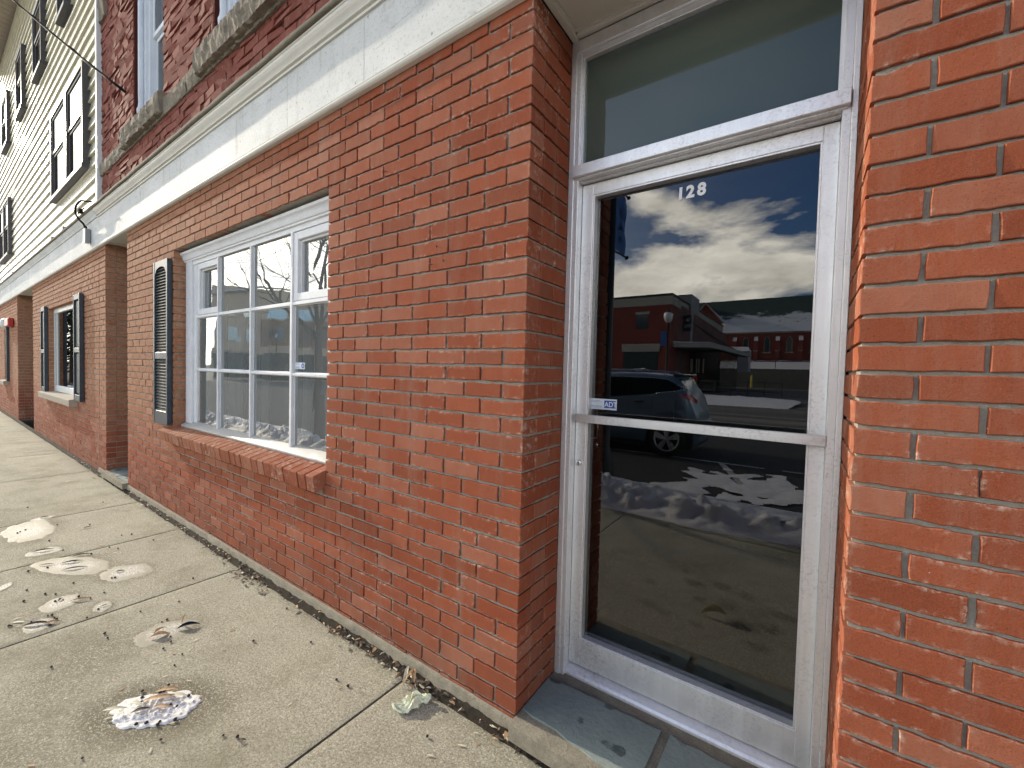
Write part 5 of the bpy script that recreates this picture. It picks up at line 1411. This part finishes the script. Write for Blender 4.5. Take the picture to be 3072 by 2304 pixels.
# person in a red coat by the shop doors
RED=simple('red coat',(.30,.012,.012),.8,bump=0); SKIN=simple('skin',(.45,.27,.20),.6,bump=0); TROU=simple('dark trousers',(.03,.03,.04),.8,bump=0)
def skin_person(name,label,loc,rz,mats):
    verts=[(0,0,.95),(0,0,1.15),(0,0,1.38),(0,0,1.50),(0,.01,1.62),(.10,0,.88),(.12,.02,.48),(.12,-.02,.08),(.13,.12,.03),(-.10,0,.88),(-.12,.05,.48),(-.12,-.04,.08),(-.13,.10,.03),(.19,0,1.40),(.26,.0,1.14),(.27,.14,.96),(.27,.20,.92),(-.19,0,1.40),(-.26,.0,1.14),(-.26,.10,.92),(-.26,.14,.86)]
    rad=[.16,.15,.17,.065,.10,.10,.065,.045,.04,.10,.065,.045,.04,.075,.052,.036,.03,.075,.052,.036,.03]
    ed=[(0,1),(1,2),(2,3),(3,4),(0,5),(5,6),(6,7),(7,8),(0,9),(9,10),(10,11),(11,12),(2,13),(13,14),(14,15),(15,16),(2,17),(17,18),(18,19),(19,20)]
    me=bpy.data.meshes.new('body'); me.from_pydata(verts,ed,[]); ob=bpy.data.objects.new('body',me); COL.objects.link(ob)
    md=ob.modifiers.new('s','SKIN'); ob.modifiers.new('u','SUBSURF').levels=2
    for i,v in enumerate(me.skin_vertices[0].data): v.radius=(rad[i],rad[i]*.8); v.use_root=(i==0)
    bpy.context.view_layer.update(); dg=bpy.context.evaluated_depsgraph_get(); m2=bpy.data.meshes.new_from_object(ob.evaluated_get(dg)); bpy.data.objects.remove(ob)
    for mt in mats: m2.materials.append(mt)
    for p in m2.polygons:
        c=p.center; p.use_smooth=True
        p.material_index=2 if (c.z>1.47 or (abs(c.x)>.2 and c.z<.93)) else (0 if c.z>.72 else 1)
    r_=thing(name,label,'person',loc); b_=bpy.data.objects.new('body',m2); COL.objects.link(b_); b_.parent=r_
    mb=MB(); mb.lathe((0,0,1.60),[(.0,.14),(.07,.125),(.105,.06),(.112,.0),(.10,-.05)],14); h_=mb.build('hair',TROU,r_,local=True); h_.location=(0,-.012,0)
    r_.rotation_euler=(0,0,rz); return r_
skin_person('person','person in a red coat standing by the shop doors under the canopy',(-6.55,-34.5,-.2),.6,[RED,TROU,SKIN])

# ---- tan office block (seen in the shop window)
OB=thing('tan_office_block','tan rendered office block with a flat white capped roof down the street','building',(-46,-18,-.2))
TAN=simple('tan render',(.62,.52,.38),.8,bump=0,var=.08,scale=.5); TAN2=simple('brown brick side',(.24,.16,.09),.85,bump=0,var=.15,scale=1); CAPW=simple('white roof cap',(.60,.60,.57),.6,bump=0)
mb=MB(); A=(-45.6,-14.9); B_=(-43.5,-18.1); C_=(-38.5,-25.8); z0,z1=-.2,8.75
D1=(-60,-20); D2=(-60,-36)
mb.add([(*A,z0),(*B_,z0),(*B_,z1),(*A,z1)],[(0,1,2,3)],0)
mb.add([(*D1,z0),(*A,z0),(*A,z1),(*D1,z1)],[(0,1,2,3)],0)
mb.add([(*B_,z0),(*C_,z0),(*C_,z1),(*B_,z1)],[(0,1,2,3)],0)
mb.build('wall',TAN,OB)
def along(p,q,t,z,off=.05):
    d=Vector((q[0]-p[0],q[1]-p[1])); n=Vector((-d.y,d.x)).normalized()*off
    if n.x<0: n=-n
    return (p[0]+d.x*t+n.x,p[1]+d.y*t+n.y,z)
mb=MB()
mb.add([along(A,B_,-.1,7.75,.5),along(A,B_,1.0,7.75+1.0,.5),along(A,B_,1.0,8.95,.5),along(A,B_,-.1,8.0,.5),(*A,8.2),(*B_,9.0)],[(0,1,2,3),(3,2,5,4)])
mb.add([along(B_,C_,0,8.75,.5),along(B_,C_,1,8.75,.5),along(B_,C_,1,8.95,.5),along(B_,C_,0,8.95,.5)],[(0,1,2,3)])
mb.build('roof_cap',CAPW,OB)
def wpan(p,q,t0,t1,z0,z1,mat,name='window'):
    mb=MB(); mb.add([along(p,q,t0,z0),along(p,q,t1,z0),along(p,q,t1,z1),along(p,q,t0,z1)],[(0,1,2,3)]); return mb.build(name,mat,OB)
WG2=simple('bright window glass',(.55,.60,.62),.1,.5,bump=0); BG2=simple('blue window glass',(.20,.38,.55),.1,.3,bump=0)
for t in (.08,.33,.62):
    wpan(A,B_,t,t+.16,5.75,6.4,WG2); wpan(A,B_,t,t+.16,3.45,4.75,WG2)
wpan(A,B_,0,1,2.40,2.50,GBAND,'band'); wpan(A,B_,.02,1,0,2.35,DGL,'shopfront')
for t in (.07,.36,.65):
    for (a,b) in ((6.0,6.95),(3.9,5.0)):
        wpan(B_,C_,t,t+.17,a,b,BG2)
wpan(B_,C_,0,1,3.2,5.9,TAN2,'brown_band'); wpan(B_,C_,0,1,-.1,2.4,DGL,'shopfront')

# ---- bare street tree whose branches show in the shop window
random.seed(8)
TR=thing('bare_tree','bare winter street tree with a few hanging dead leaves at the kerb','tree',(-7.0,-3.05,-.2))
tk=MB(); crown=MB(); lv=MB()
def grow(mb,p,d,L,r,depth):
    n=5; pts=[p]; rr=[r]; q=Vector(p); dd=Vector(d)
    for i in range(n):
        dd=(dd+Vector((random.gauss(0,.13),random.gauss(0,.13),random.gauss(.02,.10)))).normalized(); q=q+dd*L/n
        pts.append(tuple(q)); rr.append(r*(1-.5*(i+1)/n))
    mb.tube(pts,rr,5 if depth>1 else 4,0,False)
    if depth==0:
        if random.random()<.05:
            a=Vector(pts[-1]); lv.add([tuple(a),tuple(a+Vector((.03,.02,-.03))),tuple(a+Vector((.01,.03,-.10))),tuple(a+Vector((-.03,0,-.05)))],[(0,1,2,3)])
        return
    k=random.choice((3,3,4)) if depth>1 else 4
    for j in range(k):
        t=random.uniform(.35,1.0); i=min(n-1,int(t*n)); base=Vector(pts[i+1])
        ax=Vector((random.gauss(0,1),random.gauss(0,1),random.gauss(.15,.8))).normalized()
        nd=(dd*.9+ax*.75).normalized()
        grow(crown,tuple(base),nd,L*random.uniform(.55,.8),rr[i+1]*random.uniform(.5,.7),depth-1)
tk.tube([(-7.0,-3.05,-.25),(-7.02,-3.05,.6),(-6.97,-3.04,1.3),(-7.0,-3.06,2.1)],[.11,.09,.085,.08],10)
for (dx,dy,dz,L) in ((-.9,.05,.35,1.7),(.7,.1,.7,1.5),(-.3,-.6,.8,1.6),(-.55,.45,.6,1.6),(.1,.2,1,1.8),(.3,-.8,.5,1.5),(-.8,-.3,.55,1.8)):
    grow(crown,(-7.0,-3.06,random.uniform(1.7,2.1)),Vector((dx,dy,dz)).normalized(),L,.045,4)
tk.build('trunk',BARK,TR); crown.build('crown',BARK,TR); lv.build('dead_leaves',LEAFD,TR)

# lighter travelled lane of the road
mb=MB(); mb.grid([[(-120+8*i,y+(.25*noise.noise(Vector((i*.9,y,0)))),-.209) for i in range(31)] for y in (-62,-40,-26,-18,-13.4)])
LANE=N('worn road lane'); LANE=LANE.pbr(LANE.mix(LANE.ramp(LANE.noise(.9,6,.6,stretch=(.06,1,1)),.40,.60),(.055,.052,.05),(.20,.185,.16)),.85)
o=mb.build('road_lane',LANE); tag(o,None,'road',None,'structure')
# dark conifer far down the street, mirrored by the distant shop window
def conifer(x,y,h,lab):
    t=thing('conifer_tree',lab,'tree',(x,y,-.2),'dark conifers far down the street')
    a=MB(); a.tube([(x,y,-.25),(x,y,h*.5),(x,y,h)],[.22,.12,.02],8); a.build('trunk',BARK,t)
    b=MB()
    for k in range(2600):
        f=random.random()**.75; z=.9+(h-.9)*f; rr=(1-f)*h*.26+.15; th=random.random()*6.283; r_=rr*random.uniform(.35,1)
        c_=Vector((x+r_*math.cos(th),y+r_*math.sin(th),z-r_*.25)); s_=random.uniform(.12,.30)
        d1=Vector((math.cos(th),math.sin(th),-.35))*s_; d2=Vector((-math.sin(th),math.cos(th),random.uniform(-.4,.4)))*s_*.45
        b.add([tuple(c_-d1),tuple(c_+d2),tuple(c_+d1),tuple(c_-d2)],[(0,1,2,3)])
    b.build('crown',simple('conifer needles',(.045,.065,.035),.8,bump=0,var=.4,scale=3) if 'conifer needles' not in bpy.data.materials else bpy.data.materials['conifer needles'],t,recalc=False)
conifer(-40,-4.7,8.5,'dark conifer nearest the pavement far down the street'); conifer(-47,-6.2,9.5,'taller dark conifer behind the first one down the street')
# ------------------------------------------------------------------ camera, sun, sky
cam=bpy.data.cameras.new('camera'); co=bpy.data.objects.new('camera',cam); COL.objects.link(co); SC.camera=co
yaw,pit,rol=-0.6112,-0.0312,0.0257; c,s=math.cos(yaw),math.sin(yaw)
fw=Vector((s*math.cos(pit),c*math.cos(pit),math.sin(pit))); rt_=Vector((c,-s,0)); up=rt_.cross(fw)
a,b=math.cos(rol),math.sin(rol); r2=rt_*a+up*b; u2=up*a-rt_*b
co.matrix_world=Matrix((( r2.x,u2.x,-fw.x,.8561),(r2.y,u2.y,-fw.y,-1.3007),(r2.z,u2.z,-fw.z,1.3284),(0,0,0,1)))
cam.lens=36*1254.1/3072; cam.sensor_width=36; cam.clip_start=.02; cam.clip_end=2000
EL,AZ=R(20),R(4.9)      # sun comes along the street from the left, a few degrees off the wall
sd_=Vector((-math.cos(AZ)*math.cos(EL),-math.sin(AZ)*math.cos(EL),math.sin(EL)))
sun=bpy.data.lights.new('sun','SUN'); sun.energy=5.0; sun.angle=R(.5); sun.color=(1,.90,.73)
so=bpy.data.objects.new('sun',sun); COL.objects.link(so); so.rotation_euler=sd_.to_track_quat('Z','Y').to_euler(); so.location=(-20,-4,12)
W=bpy.data.worlds.new('World'); SC.world=W; W.use_nodes=True; nt=W.node_tree; nt.nodes.clear()
def wn(t,**k):
    nd=nt.nodes.new('ShaderNode'+t)
    for q,v in k.items(): setattr(nd,q,v)
    return nd
sky=wn('TexSky',sky_type='NISHITA',sun_disc=False,sun_elevation=EL,sun_rotation=math.atan2(sd_.x,sd_.y),altitude=100,air_density=1.1,dust_density=.5,ozone_density=3.0)
bg=wn('Background'); bg.inputs[1].default_value=.15; tint=wn('Mix',data_type='RGBA',blend_type='MULTIPLY'); tint.inputs[0].default_value=1; tint.inputs[7].default_value=(.85,1.12,1.5,1); nt.links.new(sky.outputs[0],tint.inputs[6]); nt.links.new(tint.outputs[2],bg.inputs[0])
tc=wn('TexCoord'); 
def wm(op,a,b=0.0,clamp=False):
    nd=wn('Math',operation=op,use_clamp=clamp)
    for src,i in ((a,0),(b,1)):
        if isinstance(src,(int,float)): nd.inputs[i].default_value=src
        else: nt.links.new(src,nd.inputs[i])
    return nd.outputs[0]
sep=wn('SeparateXYZ'); nt.links.new(tc.outputs['Generated'],sep.inputs[0])
mp=wn('Mapping'); mp.inputs['Scale'].default_value=(1.0,1.0,2.6); mp.inputs['Location'].default_value=(.35,.1,.0); nt.links.new(tc.outputs['Generated'],mp.inputs[0])
n1=wn('TexNoise'); n1.inputs['Scale'].default_value=3.1; n1.inputs['Detail'].default_value=8; n1.inputs['Roughness'].default_value=.56; n1.inputs['Distortion'].default_value=.25; nt.links.new(mp.outputs[0],n1.inputs['Vector'])
z=sep.outputs['Z']
# cloud bank: densest between 6 and 19 degrees of elevation, thinner overhead
band=wm('SUBTRACT',.16,wm('MULTIPLY',wm('ABSOLUTE',wm('SUBTRACT',z,.215)),1.15))
mask=wn('MapRange'); mask.inputs[1].default_value=.525; mask.inputs[2].default_value=.64; nt.links.new(wm('ADD',n1.outputs[0],band),mask.inputs[0])
# haze glow toward the sun
dot=wn('VectorMath',operation='DOT_PRODUCT'); nt.links.new(tc.outputs['Generated'],dot.inputs[0]); dot.inputs[1].default_value=sd_
glow=wm('POWER',wm('MAXIMUM',dot.outputs['Value'],0.0),3.0)
n2=wn('TexNoise'); n2.inputs['Scale'].default_value=5.5; n2.inputs['Detail'].default_value=7; n2.inputs['Roughness'].default_value=.6; nt.links.new(mp.outputs[0],n2.inputs['Vector'])
shade=wm('MAXIMUM',.55,wm('ADD',.12,wm('MULTIPLY',n2.outputs[0],1.75)))
cl=wn('Background'); cl.inputs[0].default_value=(1.0,.945,.82,1)
nt.links.new(wm('MULTIPLY',shade,wm('MULTIPLY',wm('ADD',5.0,wm('MULTIPLY',glow,2.0)),wm('SUBTRACT',1.08,wm('MULTIPLY',z,.75)))),cl.inputs[1])
mask2=wm('MULTIPLY',mask.outputs[0],1.0,True)
mask3=wm('MAXIMUM',mask2,wm('MULTIPLY',glow,.85),True)
mx=wn('MixShader'); nt.links.new(mask3,mx.inputs[0]); nt.links.new(bg.outputs[0],mx.inputs[1]); nt.links.new(cl.outputs[0],mx.inputs[2])
wo=wn('OutputWorld'); nt.links.new(mx.outputs[0],wo.inputs['Surface'])
SC.view_settings.view_transform='Standard'; SC.view_settings.look='None'; SC.view_settings.exposure=0; SC.view_settings.gamma=1
SC.cycles.max_bounces=8; SC.cycles.diffuse_bounces=3; SC.cycles.glossy_bounces=4; SC.cycles.transparent_max_bounces=10; SC.cycles.caustics_reflective=False
SC.cycles.sample_clamp_indirect=6
